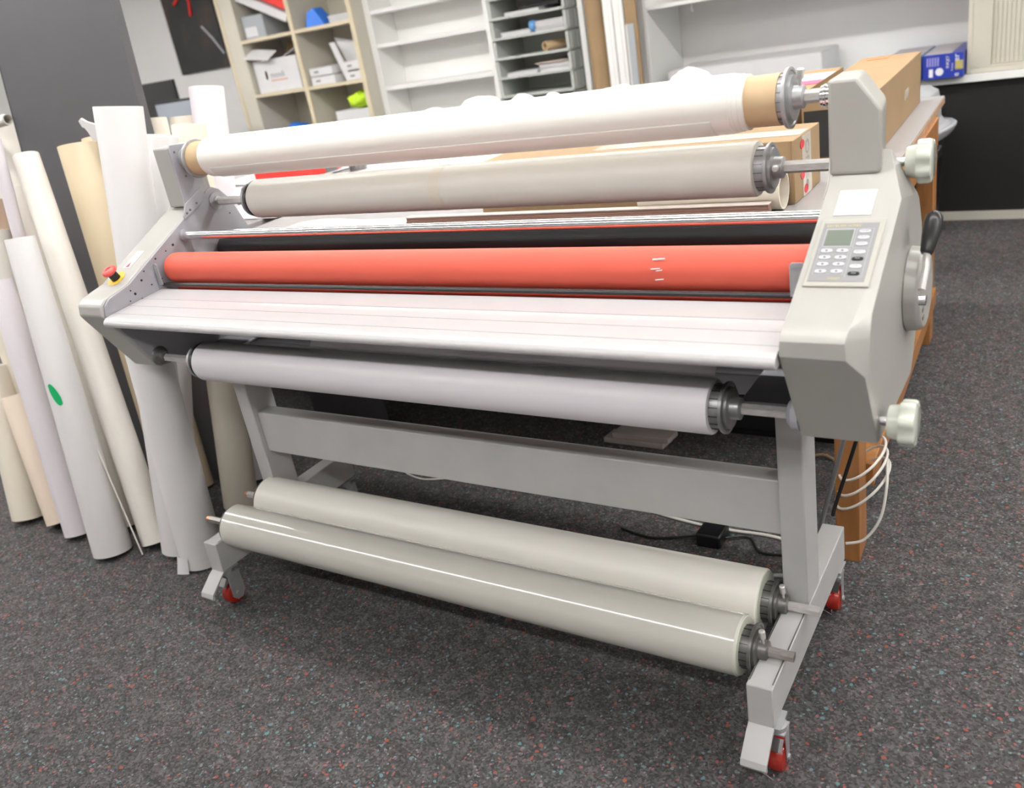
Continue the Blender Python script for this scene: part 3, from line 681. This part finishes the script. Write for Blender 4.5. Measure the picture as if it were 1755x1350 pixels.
# ---- right tower
tw = link('right_tower', B().loft([[(x, -.148, z) for x, z in ((1.697, 1.077), (1.779, 1.077), (1.7815, 1.085), (1.7825, 1.180), (1.744, 1.233), (1.697, 1.233))], [(x, -.040, z) for x, z in ((1.695, 1.077), (1.766, 1.077), (1.768, 1.085), (1.769, 1.184), (1.734, 1.233), (1.695, 1.233))]]), 'beige', LM, bev=.006, seg=3)
link('shaft_nut', B().cylx(1.678, 1.697, -.107, 1.204, .0175).cylx(1.683, 1.688, -.107, 1.204, .0195), 'chrome', tw, bev=.0008)
link('seam_cord', B().tube([(1.699, -.146, 1.105), (1.6985, -.152, 1.082), (1.6995, -.168, 1.066), (1.6995, -.20, 1.05)], .0012, 6), 'overlay', cab)
# ---- left side plate and cover
LP = [(-.09, .695), (-.392, .712), (-.480, .870), (-.492, .892), (-.486, .916), (-.468, .930), (-.450, .934), (-.404, .945), (-.190, 1.052), (-.090, 1.104), (-.078, 1.112), (-.055, 1.118), (-.034, 1.108), (-.005, 1.075), (.030, .99), (.045, .97), (.045, .80)]
sp = link('side_plate', B().prismx([(y + (.004 if y < -.3 else 0), z) for y, z in LP], -.006, 0), 'steel', LM, bev=.0008)
b = B()
for y, z, r in ((-.235, 1.004, .0035), (-.262, .995, .002), (-.30, .985, .0025), (-.345, .965, .002), (-.36, .945, .003), (-.335, .925, .002), (-.40, .93, .002), (-.39, .918, .0035), (-.41, .905, .0018), (-.375, .90, .0018), (-.30, .93, .002), (-.02, 1.035, .002)):
    b.cylx(.0001, .0010, y, z, r, 16)
link('hole', b, 'inkblack', sp)
for y, z in ((-.075, .965), (-.062, .985), (-.085, .95), (-.16, .90)):
    link('bolt', B().rev((.0001, y, z), (.006, y, z), [(0, .0055), (.003, .0052), (.006, .002)], 16), 'chrome', sp)
LC1 = [(-.09, .695), (-.392, .712), (-.482, .868), (-.495, .892), (-.490, .918), (-.472, .931), (-.452, .936), (-.404, .947), (-.190, 1.054), (-.095, 1.102), (-.03, 1.095), (.045, .97), (.045, .80)]
LC2 = [(-.09, .700), (-.37, .716), (-.458, .868), (-.468, .892), (-.462, .912), (-.452, .925), (-.436, .930), (-.390, .944), (-.185, 1.045), (-.095, 1.090), (-.03, 1.08), (.03, .96), (.03, .80)]
sc = link('side_cover', B().loft([[(-.124, y, z) for y, z in LC2], [(-.108, y, z) for y, z in LC1], [(-.0065, y, z) for y, z in LC1]]), 'beige', LM, bev=.005, seg=3)
def lc(x, y, h=0):   # point on the sloped face of the left cover
    return Vector((x, y, .947 + (y + .404) * .5)) + Vector((0, -.447, .894)) * h
nrm = Vector((0, -.447, .894))
link('emergency_disc', B().rev(lc(-.066, -.385), lc(-.066, -.385, .0015), [(0, .026), (.0015, .026)]), 'yellow', sc)
link('emergency_collar', B().rev(lc(-.066, -.385, .0015), lc(-.066, -.385, .020), [(0, .0125), (.0185, .0125)]), 'black', sc)
link('emergency_button', B().rev(lc(-.066, -.385, .020), lc(-.066, -.385, .040), [(0, .011), (.004, .019), (.010, .020), (.014, .017), (.015, .008), (.0125, .007), (.0125, .001)]), 'stop', sc, ang=50)
V2 = Vector((0, .894, .447))
link('warning_sticker', B().plate(lc(-.06, -.32), CE, V2, [(-.018, -.032), (.010, -.032), (.010, .032), (-.018, .032)], .0002, .0009), 'inkwhite', sc)
link('sticker_mark', B().plate(lc(-.06, -.33), CE, V2, [(-.012, -.018), (.004, -.018), (-.004, .002)], .001, .0013), 'inkred', sc)
b = B().box(-.085, -.008, -.146, -.05, 1.085, 1.247)
lt = link('left_tower', b, 'beige', LM, bev=.006, seg=3)
br = link('mount_bracket', B().prismx([(-.165, 1.066), (-.105, 1.094), (-.078, 1.122), (-.074, 1.236), (-.080, 1.246), (-.150, 1.252), (-.156, 1.244), (-.158, 1.10)], -.0065, .0005).prismx([(-.176, 1.058), (-.105, 1.088), (-.088, 1.112), (-.094, 1.128), (-.160, 1.096), (-.178, 1.066)], .0006, .006), 'steel', LM, bev=.001)
b = B()
for x, y, z in ((.0062, -.165, 1.072), (.0062, -.152, 1.078), (.0062, -.125, 1.090), (.0006, -.142, 1.232), (.0006, -.128, 1.165)):
    b.cylx(x, x + .0012, y, z, .003, 12)
link('screw', b, 'aludark', br)
link('bearing_hub', B().rev((.0006, -.107, 1.208), (.040, -.107, 1.208), [(0, .030), (.006, .030), (.007, .024), (.016, .022), (.020, .014), (.030, .012), (.031, .004)]), 'steel', br)
link('shaft_hub', B().rev((.0001, -.055, 1.079), (.020, -.055, 1.079), [(0, .024), (.004, .024), (.005, .013), (.013, .013), (.014, .008), (.020, .008)]), 'alu', br)
link('lower_hub', B().rev((.0001, -.380, .740), (.022, -.380, .740), [(0, .026), (.004, .024), (.008, .015), (.022, .013)]), 'aludark', sp)
link('lower_hub', B().rev((1.7010, -.380, .737), (1.678, -.380, .737), [(0, .030), (.012, .028), (.020, .020), (.023, .012)]), 'steel', cab)
# roller end guards
for x0, x1 in ((.004, .020), (1.672, 1.696)):
    g = link('finger_guard', B().prismy([(x0, .918), (x1, .918), (x1, .972), (x1 - .004, .976), (x0 + .004, .976), (x0, .972)], -.3165, -.3135), 'steel', LM, bev=.0008)
    link('guard_plate', B().box(x0 + .004, x1 - .004, -.3178, -.3168, .928, .966), 'alu', g)

# ---- feed table
ys = [-.311, -.376, -.419, -.466]
zt = lambda y: .9055 + (y + .311) * .088
top = [(-.311, zt(-.311))]
for y in ys[1:]:
    top += [(y + .0008, zt(y)), (y + .0008, zt(y) - .002), (y - .0008, zt(y) - .002), (y - .0008, zt(y))]
top += [(-.480, zt(-.480)), (-.492, .8885), (-.500, .883), (-.504, .876), (-.503, .870), (-.498, .866), (-.490, .865), (-.311, .882)]
ft = link('feed_table', B().prismx(top, .0015, 1.6985), 'table', LM, ang=50)
b = B()
for y in ys[1:]: b.box(.002, 1.698, y - .0009, y + .0009, zt(y) - .0018, zt(y) - .0002)
link('groove_line', b, 'groove', ft)
link('belly_tray', B().prismx([(-.470, .862), (-.10, .880), (-.10, .80), (-.30, .79), (-.40, .825)], .0015, 1.6985), 'dark', LM)
# ---- rollers and bars
rp = [(0, .006), (.001, .030), (.006, .0375), (.014, .0405), (.03, .0410), (1.6865, .0410), (1.687, .012)]
link('upper_roller', B().rev((.012, -.260, .948), (1.69, -.260, .948), rp, 64), 'red', LM)
rm = LM.children[-1] if LM.children else None
b = B()
for x, y, z, l in ((1.435, -.292, .9755, .012), (1.43, -.2995, .960, .009), (1.437, -.2998, .957, .006), (1.436, -.300, .940, .008)):
    b.obox((x, y - .0012, z + .0005), (l, 0, .0008), (0, .0006, .0003), (0, -.0003, .0012 if l > .01 else .0006))
link('scuff_mark', b, 'inkwhite', [o for o in LM.children if o.name.startswith('upper_roller')][0] if [o for o in LM.children if o.name.startswith('upper_roller')] else LM, smooth=False)
link('lower_roller', B().rev((.012, -.252, .8635), (1.69, -.252, .8635), rp, 64), 'darkred', LM)
link('guide_bar', B().cylx(.012, 1.688, -.309, .9165, .0042), 'black', LM)
link('guide_strip', B().box(.02, 1.688, -.3055, -.3045, .9195, .9215), 'chrome', LM)
link('chrome_bar', B().cylx(.0005, 1.6995, -.192, 1.018, .0122), 'chrome', LM)
link('bar_collar', B().rev((.0005, -.192, 1.018), (.010, -.192, 1.018), [(0, .0165), (.009, .0165)]), 'steel', LM)
link('pull_roller', B().cylx(.004, 1.6985, -.062, .943, .040), 'blackroll', LM)
link('rear_cover', B().box(.002, 1.698, .022, .032, .72, .905), 'steel', LM)

# ---- stand
for x0 in (.045, 1.605):
    link('upright_leg', B().box(x0, x0 + .05, -.220, -.130, .2105, .705), 'frame', LM, bev=.003)
    ftm = link('foot', B().prismx([(-.476, .118), (-.473, .209), (.10, .209), (.10, .118)], x0, x0 + .05), 'frame', LM, bev=.0025)
    link('wear_edge', B().box(x0 + .002, x0 + .0045, -.46, -.235, .2092, .2098).box(x0 + .0455, x0 + .048, -.46, -.235, .2092, .2098), 'aludark', ftm)
    link('caster_guard', B().prismx([(-.474, .120), (-.478, .1165), (-.490, .110), (-.498, .103), (-.530, .078), (-.535, .066), (-.531, .058), (-.526, .060), (-.5255, .072), (-.490, .102), (-.484, .106), (-.474, .112)], x0, x0 + .05), 'frame', LM, bev=.001)
    link('top_bracket', B().box(x0 - .035, x0 + .08, -.30, -.05, .7052, .712).box(x0 - .03, x0 + .075, -.222, -.214, .655, .7050), 'steel', LM, bev=.001)
    for y, cx in ((-.452, x0 + (.048 if x0 > 1 else .030)), (.062, x0 + .034)):
        c = link('caster', B().rev((cx - .016, y, .033), (cx + .016, y, .033), [(0, .024), (.002, .030), (.008, .033), (.024, .033), (.030, .030), (.032, .024)], 40), 'wheelred', LM)
        f_ = B().box(cx - .020, min(cx + .020, x0 + .060), y - .022, y + .030, .112, .1175)
        f_.prismx(([(y - .016, .098), (y + .026, .098), (y + .027, .030), (y + .014, .012), (y - .004, .012), (y - .018, .028)] if x0 < 1 else [(y - .010, .098), (y + .014, .098), (y + .010, .026), (y - .008, .026)]), cx + .0168, cx + .0185)
        f_.prismx([(y - .016, .098), (y + .026, .098), (y + .027, .030), (y + .014, .012), (y - .004, .012), (y - .018, .028)], cx - .0185, cx - .0168)
        f_.box(cx - .018, cx + .018, y - .018, y + .022, .097, .101)
        f_.cyl((cx, y, .101), (cx, y, .112), .019)
        f_.cylx(cx - .022, cx + .022, y, .033, .006)
        link('caster_fork', f_, 'alu', c, bev=.0006)
        link('brake_tab', B().obox((cx, y - .020, .075), (.015, 0, 0), (0, .009, .009), (0, -.0009, .0009)), 'chrome', c)
        link('brake_wire', B().tube([(cx - .018, y - .052, .030), (cx + .006, y - .056, .022), (cx + .006, y - .052, .034)], .0018, 6), 'chrome', c)
link('crossbeam', B().box(.0955, 1.6045, -.205, -.155, .368, .494), 'frame', LM, bev=.003)
link('top_beam', B().box(.0955, 1.6045, -.160, -.110, .655, .700), 'steel', LM, bev=.002)

# ================================================================== ROLLS ON THE LAMINATOR
def chuck(t, xe, y, z, side, rc, rd, m='alu', hub=True):
    # side=+1 : right end of the roll. xe = roll end x
    s = side
    def P(a): return xe + s * a
    ch = link('chuck', B().rev((P(.0), y, z), (P(.030), y, z), [(0, rc), (.018, rc), (.0185, rc - .003), (.030, rc - .003)]), m, t)
    b = B()
    for i in range(16):
        a = 2 * PI * i / 16
        b.obox((P(.010), y + (rc + .0004) * math.cos(a), z + (rc + .0004) * math.sin(a)), (.0095, 0, 0), (0, .0007 * -math.sin(a), .0007 * math.cos(a)), (0, .0008 * math.cos(a), .0008 * math.sin(a)))
    link('slot', b, 'aludark' if m == 'alu' else 'inkblack', ch)
    link('flange', B().rev((P(.0185), y, z), (P(.0265), y, z), [(0, rd), (.002, rd + .001), (.006, rd + .001), (.0065, rd - .004), (.0045, rd - .006), (.0045, .024), (.008, .022)]), m, ch)
    if hub: link('hub', B().rev((P(.0265), y, z), (P(.048), y, z), [(0, .0225), (.004, .020), (.019, .0195), (.0205, .0165), (.0215, .012)]), m, ch)
    return ch, P
def screw(ch, x, y, z, d, ln=.03):
    d = Vector(d).normalized(); p = Vector((x, y, z))
    link('thumb_screw', B().rev(p + d * .018, p + d * (.018 + ln), [(0, .0028), (ln * .42, .0028), (ln * .45, .0058), (ln * .95, .0060), (ln, .0045)], 18), 'shaft', ch)
def hexbar(t, x0, x1, y, z, r, m='shaft'):
    return link('shaft', B().loft([[(x, y + r * math.cos(PI / 3 * i + PI / 6), z + r * math.sin(PI / 3 * i + PI / 6)) for i in range(6)] for x in (x0, x1)]), m, t, smooth=False)

# top ivory roll on its kraft core
t = thing('film_roll', 'topmost ivory film roll on a kraft core, mounted between the towers', 'roll', (0.83, -.107, 1.204))
y, z = -.107, 1.206
link('core', B().pipe((.0465, y, z), (1.612, y, z), .0435, .038), 'kraftcore', t)
link('film', B().rev((.100, y, z), (1.556, y, z), [(0, .0440), (.0005, .0480), (.006, .0505), (.03, .0515), (1.425, .0520), (1.430, .0515), (1.4302, .0505), (1.437, .0505), (1.4372, .0495), (1.446, .0495), (1.4462, .0480), (1.4555, .0480), (1.456, .0440)], 96), 'filmtop', t)
arc = []
for k in range(25):
    a = math.radians(202 + k * 3.6)
    arc.append((y + .0524 * math.cos(a), z + .0524 * math.sin(a)))
b = B(); r0 = [b.bm.verts.new((.14, *p)) for p in arc]; r1 = [b.bm.verts.new((1.497, *p)) for p in arc]
for i in range(24): b.bm.faces.new((r0[i], r0[i + 1], r1[i + 1], r1[i]))
o = link('loose_end', b, 'filmtop', t); m_ = o.modifiers.new('s', 'SOLIDIFY'); m_.thickness = .0007; m_.offset = -1
hexbar(t, .032, 1.690, y, z, .0118)
ch, P = chuck(t, 1.6035, y, z, 1, .0412, .0505); screw(ch, P(.038), y, z, (0.1, -.1, 1), .030)
ch, P = chuck(t, .0645, y, z, -1, .0370, .0500, hub=False)
# second matt roll
t = thing('film_roll', 'matt cream film roll just below the topmost one, with black ring at its left end', 'roll', (0.86, -.055, 1.079))
y, z = -.056, 1.078
link('film', B().rev((.182, y, z), (1.548, y, z), [(0, .040), (.0005, .0495), (.003, .0512), (1.363, .0515), (1.366, .0500), (1.3662, .040)], 96), 'film', t)
link('end_ring', B().rev((.176, y, z), (.1818, y, z), [(0, .044), (.001, .0505), (.0058, .0508)]), 'black', t)
link('film_edge', B().rev((1.5482, y, z), (1.550, y, z), [(0, .049), (.001, .0495), (.0018, .042)]), 'film', t)
link('old_tape', B().rev((.80, y, z), (.83, y, z), [(0, .05175), (.03, .05175)], 96, False), mat('yellowed_tape', (.85, .80, .68), .4), t)
hexbar(t, .020, 1.698, y, z, .0115)
link('shaft_label', B().box(.085, .155, y - .0112, y - .0106, z - .004, z + .006), 'white', t)
ch, P = chuck(t, 1.549, y, z, 1, .0405, .0455); screw(ch, P(.038), y, z, (0, -1, .15), .012)
ch, P = chuck(t, .181, y, z, -1, .0405, .0445); screw(ch, P(.038), y, z, (0, -.4, 1), .02)
# lower lilac paper roll
t = thing('paper_roll', 'lilac white paper roll hanging below the feed table', 'roll', (0.87, -.378, .735))
y, z = -.378, .735
link('paper', B().rev((.189, y, z), (1.552, y, z), [(0, .040), (.0005, .0490), (.003, .0502), (1.361, .0502), (1.363, .0492), (1.3632, .040)], 96), 'paperroll', t)
link('end_ring', B().rev((.183, y, z), (.1888, y, z), [(0, .044), (.001, .0495), (.0058, .0498)]), 'black', t)
b = B()
n_ = 40; rows = []
for i in range(n_ + 1):
    x = .55 + (1.545 - .55) * i / n_; wv = .004 * math.sin(i * .35)
    rows.append([b.bm.verts.new(p) for p in ((x, -.352, .7785 + .001), (x, -.345 + wv * .3, .79), (x, -.330 + wv, .806), (x, -.318, .822))])
for i in range(n_):
    for j in range(3): b.bm.faces.new((rows[i][j], rows[i + 1][j], rows[i + 1][j + 1], rows[i][j + 1]))
o = link('paper_web', b, 'paperroll', t); m_ = o.modifiers.new('s', 'SOLIDIFY'); m_.thickness = .0006
hexbar(t, .024, 1.680, y, z, .0108)
ch, P = chuck(t, 1.5525, y, z, 1, .0400, .0455, 'steelgrey')
ch, P = chuck(t, .188, y, z, -1, .0400, .0440)
# two big rolls on the feet
def bigroll(label, y, z, r, x0, x1, sh0, sh1, m, sm):
    t = thing('film_roll', label, 'roll', ((x0 + x1) / 2, y, z - .011))
    link('film', B().rev((x0, y, z), (x1, y, z), [(0, .042), (.0005, r - .003), (.003, r), (x1 - x0 - .004, r), (x1 - x0 - .001, r - .003)], 96, True), m, t)
    link('film_edge', B().rev((x1 - .001, y, z), (x1 + .002, y, z), [(0, r - .003), (.002, r - .004), (.0025, .045), (.0026, .040)]), 'filmedge', t)
    link('end_ring', B().rev((x0 - .006, y, z), (x0 - .0002, y, z), [(0, r - .012), (.001, r - .003), (.0056, r - .001)]), 'aludark', t)
    ch, P = chuck(t, x1 + .001, y, z, 1, .042, .0490, 'aludark'); screw(ch, P(.038), y, z, (0.0, -.15, 1), .036)
    hexbar(t, sh0 + .012, sh1, y, z, .0105, sm)
    link('shaft_tip', B().cylx(sh0, sh0 + .012, y, z, .008, 20), 'copper', t)
    return t
bigroll('glossy cream film roll, front one of the two resting on the feet', -.385, .2205, .0615, .092, 1.575, -.032, 1.672, 'filmgloss', 'shaftdark')
t = bigroll('cream film roll, rear one of the two resting on the feet', -.2375, .2205, .0665, .078, 1.572, -.029, 1.684, 'film', 'shaft')

# ================================================================== LEANING BOARD AND ROLLS, LEFT
t = thing('leaning_board', 'tall slate grey board leaning upright behind the vinyl rolls', 'board', (-.95, .08, 0))
b = B().loft([[(-1.36, .075, 0), (-.505, .075, 0), (-.505, .105, 0), (-1.36, .105, 0)], [(-1.36, .335, 2.3), (-.655, .335, 2.3), (-.655, .365, 2.3), (-1.36, .365, 2.3)]])
link('board', b, 'panel', t, bev=.001)
link('left_edge', B().loft([[(-1.366, .074, 0), (-1.3602, .074, 0), (-1.3602, .106, 0), (-1.366, .106, 0)], [(-1.366, .334, 2.3), (-1.3602, .334, 2.3), (-1.3602, .366, 2.3), (-1.366, .366, 2.3)]]), 'paneledge', t)
link('chip', B().obox((-1.005, .2025, 1.185), (.006, 0, 0), (0, .001, 0), (0, 0, .005)), 'kraft', t)

def vroll(name, base, top, r0, r1, m, label, inner='kraftdark', hollow=True, group=None):
    base, top = Vector(base), Vector(top); d = (top - base).normalized(); L = (top - base).length
    # lift so that the tilted rim touches the floor
    lift = r0 * math.sqrt(max(0, 1 - d.z * d.z)); base = base + Vector((0, 0, lift + .0005)); 
    t = thing(name, label, 'roll', (base.x, base.y, 0), group)
    u = d.orthogonal().normalized(); v = d.cross(u); seg = 48
    prof = [(0, r0 - .004), (0, r0), (L * .02, r0), (L - .002, r1), (L, r1 - .001), (L, r1 * .72), (L - .12, r1 * .70)]
    link('sheet', B().rev(base, base + d, prof, seg), m, t)
    return t, base, d
R = vroll
R('vinyl_roll', (-1.167, -.370, 0), (-1.222, -.255, .56), .060, .055, 'creamroll', 'short cream vinyl roll at the far left edge of the photo')
t, _, d = R('vinyl_roll', (-.965, -.352, 0), (-1.10, -.262, .452), .058, .062, 'peachroll', 'short thick peach roll with open end, second from the left edge')
R('vinyl_roll', (-.829, -.378, 0), (-.975, -.235, .882), .050, .040, 'lilacroll', 'lilac white roll left of the roll with green sticker')
t, base4, d4 = R('vinyl_roll', (-.580, -.415, 0), (-.676, -.272, 1.035), .062, .043, 'whiteroll', 'white roll with a green sticker, leaning left of the laminator')
# green sticker wrapped on the roll
p4 = base4 + d4 * .56; uu = Vector((.45, -.89, 0)).normalized(); vv = d4.cross(uu).normalized(); uu = vv.cross(d4).normalized()
b = B(); rws = []
for i in range(9):
    a = (i / 8 - .5) * .62; rr_ = .0538; hw = .030 * (1 - abs(i / 8 - .5) ** 2.2 * 3.2)
    pt = p4 + (uu * math.cos(a) + vv * math.sin(a)) * rr_ + d4 * (-.045 * (i / 8 - .5))
    rws.append((b.bm.verts.new(pt - d4 * hw), b.bm.verts.new(pt + d4 * hw)))
for i in range(8): b.bm.faces.new((rws[i][0], rws[i + 1][0], rws[i + 1][1], rws[i][1]))
link('green_sticker', b, 'green', t)
R('vinyl_roll', (-.690, -.300, 0), (-.93, -.08, 1.15), .050, .042, 'greyroll', 'grey cream roll mostly hidden behind the green sticker roll')
R('vinyl_roll', (-.460, -.325, 0), (-.800, -.090, 1.252), .048, .040, 'greyroll', 'tall grey cream roll leaning left across the slate board')
single('paper_strip', B().obox((-.565, -.345, .35), (-.008, .004, 0), (.001, .002, 0), (-.10, .04, .345)), 'greyroll', 'thin white strip between the green sticker roll and grey cream roll', 'paper', (-.5, -.38, 0))
R('vinyl_roll', (-.620, -.100, 0), (-.745, .060, 1.258), .054, .062, 'tanroll', 'tan roll leaning on the slate board, left of the tall white roll')
R('vinyl_roll', (-.640, .020, 0), (-.790, .160, 1.268), .040, .044, 'tanroll', 'narrow tan roll squeezed between the tan roll and tall white roll')
t, _, _ = R('vinyl_roll', (-.338, -.322, 0), (-.236, -.100, 1.355), .060, .066, 'whiteroll', 'tall thick white roll rising above the laminator left cover')
tt_, bs, ds = R('vinyl_roll', (-.208, -.338, 0), (-.192, -.285, .80), .068, .060, 'whiteroll', 'white roll with torn curling bottom edge beside the left foot')
R('vinyl_roll', (-.500, -.180, 0), (-.302, .060, 1.250), .048, .048, 'whiteroll', 'white roll top directly left of the bracket, right of the tall thick roll')
b = B(); r0 = []
for i in range(7):
    a = math.radians(235 + i * 9)
    pt = Vector((-.208 + .069 * math.cos(a), -.338 + .069 * math.sin(a), 0))
    k = 1 - abs(i / 6 - .5) * 1.2
    r0.append((b.bm.verts.new(pt + Vector((0, 0, .055))), b.bm.verts.new(pt + Vector((-.015 * k, -.018 * k, .002)))))
for i in range(6): b.bm.faces.new((r0[i][0], r0[i + 1][0], r0[i + 1][1], r0[i][1]))
link('torn_flap', b, 'white', tt_)
R('vinyl_roll', (-.352, -.045, 0), (-.324, .185, 1.262), .060, .053, 'creamroll', 'cream roll directly right of the torn white roll, behind the bracket')
R('vinyl_roll', (-.475, .130, 0), (-.452, .40, 1.357), .056, .057, 'lilacroll', 'pale pinkish white roll, tallest at the right of the roll group')
R('vinyl_roll', (-.76, .24, 0), (-.81, .42, 1.285), .050, .050, 'creamroll', 'cream roll top seen right behind the tall thick white roll')
R('vinyl_roll', (-.555, .20, 0), (-.565, .36, 1.283), .046, .046, 'creamroll', 'cream roll top peeking just over the cream roll beside the bracket')
# white metal hook on the tan rolls
single('wall_hook', B().prismy([(-.672, 1.338), (-.655, 1.346), (-.630, 1.333), (-.575, 1.318), (-.575, 1.265), (-.632, 1.275), (-.640, 1.298), (-.652, 1.314), (-.664, 1.318)], .045, .053), 'whiteroll', 'white metal hook bracket sticking out above the tan rolls', 'bracket', (-.62, .05, 1.27), bev=.002)
# far-left odds and ends
R('vinyl_roll', (-1.68, .20, 0), (-1.66, .36, 1.355), .085, .088, 'greyroll', 'wide beige roll at the left edge, in front of the slate board')
R('vinyl_roll', (-1.02, -.22, 0), (-.835, -.150, 1.33), .020, .020, 'lilacroll', 'thin lilac tube slanting across the rolls at the left edge')
R('vinyl_roll', (-1.40, .02, 0), (-1.408, .10, 1.10), .045, .045, 'brownroll', 'dark brown tube at the very left edge')
R('vinyl_roll', (-1.30, -.16, 0), (-1.366, .00, .995), .055, .055, 'greyroll', 'grey cream roll with open top at the left edge, below the brown tube')
R('vinyl_roll', (-.83, -.22, 0), (-.965, -.165, .828), .040, .038, 'creamroll', 'cream roll top showing between lilac roll and green sticker roll')
R('vinyl_roll', (-1.10, -.22, 0), (-1.20, -.160, .70), .060, .060, 'creamroll', 'cream roll behind the lilac roll, above the peach roll')
single('vinyl_roll', B().pipe((-1.60, .22, 1.365), (-1.37, .215, 1.375), .021, .016), 'greyroll', 'short grey roll lying crosswise on top at the left edge', 'roll', (-1.5, .2, 1.36))
single('timber_plank', B().loft([[(-1.46, .34, 0), (-1.40, .34, 0), (-1.40, .36, 0), (-1.46, .36, 0)], [(-1.46, .50, 2.0), (-1.40, .50, 2.0), (-1.40, .52, 2.0), (-1.46, .52, 2.0)]]), 'wood', 'orange brown plank edge at the far left beside the slate board', 'board', (-1.43, .35, 0))
# grey desk end panel behind the left leg
single('low_screen', B().box(-.60, -.20, .60, .615, .0, .52), 'panel', 'dark grey low screen panel behind the left leg under the table', 'panel', (-.5, .6, 0))

# ================================================================== FLOOR THINGS AND CABLES
def smooth_path(pts, n=10):
    pts = [Vector(p) for p in pts]; P = [pts[0]] + pts + [pts[-1]]; out = []
    for i in range(1, len(P) - 2):
        p0, p1, p2, p3 = P[i - 1:i + 3]
        for k in range(n):
            s = k / n; out.append(.5 * ((2 * p1) + (p2 - p0) * s + (2 * p0 - 5 * p1 + 4 * p2 - p3) * s * s + (3 * p1 - p0 - 3 * p2 + p3) * s ** 3))
    return out + [pts[-1]]
single('floor_cable', B().tube(smooth_path([(0.80, .42, .005), (1.03, .335, .005), (1.23, .300, .005), (1.31, .300, .005), (1.44, .30, .005), (1.62, .24, .005)]), .0045), 'cable', 'white flat cable lying on the carpet behind the crossbeam', 'cable', (1.1, .3, 0))
single('floor_cable', B().tube(smooth_path([(.08, .34, .004), (.125, .315, .004), (.20, .300, .004), (.27, .322, .004), (.33, .36, .004)]), .003), 'cable', 'short loop of thin white cable under the left half of the crossbeam', 'cable', (.2, .31, 0))
t = thing('power_adapter', 'black power adapter lying on the carpet under the laminator', 'adapter', (1.27, .26, 0))
link('body', B().box(1.235, 1.305, .205, .285, .0008, .040), 'black', t, bev=.005)
link('cord', B().tube(smooth_path([(1.235, .24, .012), (1.17, .22, .006), (1.10, .20, .004), (1.00, .22, .004)]), .0035).tube(smooth_path([(1.305, .25, .012), (1.36, .28, .006), (1.42, .22, .004), (1.55, .26, .004)]), .0035), 'black', t)
single('floor_cable', B().tube(smooth_path([(1.58, .12, .005), (1.50, .14, .005), (1.42, .10, .005), (1.36, .02, .005), (1.38, -.05, .005)]), .006).tube(smooth_path([(1.58, .09, .005), (1.50, .10, .005), (1.44, .05, .005), (1.42, -.03, .005)]), .006), 'cablegrey', 'grey cable loop on the carpet beside the right leg', 'cable', (1.45, .05, 0))
t = thing('board_offcuts', 'two pale flat board offcuts lying on the carpet under the work table', 'board', (.83, .74, 0))
link('offcut', B().obox((.82, .745, .0095), (.112, -.002, 0), (.004, .036, 0), (0, 0, .009)), 'stone', t, bev=.001)
link('offcut', B().obox((.845, .752, .0280), (.105, -.002, 0), (.004, .034, 0), (0, 0, .009)), 'stone', t, bev=.001)
single('wood_sliver', B().tube(smooth_path([(1.40, .765, .006), (1.44, .775, .012), (1.475, .762, .006)]), .005), 'kraft', 'small pale curved scrap on the carpet right of the right leg', 'scrap', (1.43, .77, 0))
link('power_cord', B().tube(smooth_path([(1.745, .10, .694), (1.70, .14, .52), (1.665, .145, .38), (1.630, .135, .25), (1.622, .13, .2145)]), .0045), 'black', LM)
link('power_cord', B().tube(smooth_path([(1.715, .11, .694), (1.665, .16, .50), (1.625, .17, .33), (1.585, .17, .16), (1.56, .16, .02), (1.53, .14, .0065)]), .0055), 'cablegrey', LM)
# coiled white cable hung around the table leg
b = B()
for k, (z, tilt, rx) in enumerate(((.285, .10, .052), (.245, .13, .056), (.205, .14, .062))):
    pts = []
    for i in range(33):
        a = 2 * PI * i / 32 + 1.2
        pts.append((1.655 + rx * math.cos(a), .298 + .084 * math.sin(a), z + tilt * .35 * math.cos(a - .35) + .004 * k))
    b.tube(pts, .0035, 8)
b.tube(smooth_path([(1.712, .30, .285), (1.720, .25, .24), (1.712, .215, .17), (1.680, .19, .12), (1.640, .175, .11)]), .0035, 8)
single('cable_coil', b, 'cable', 'coil of thin white cable looped around the wooden table leg', 'cable', (1.655, .3, .1))
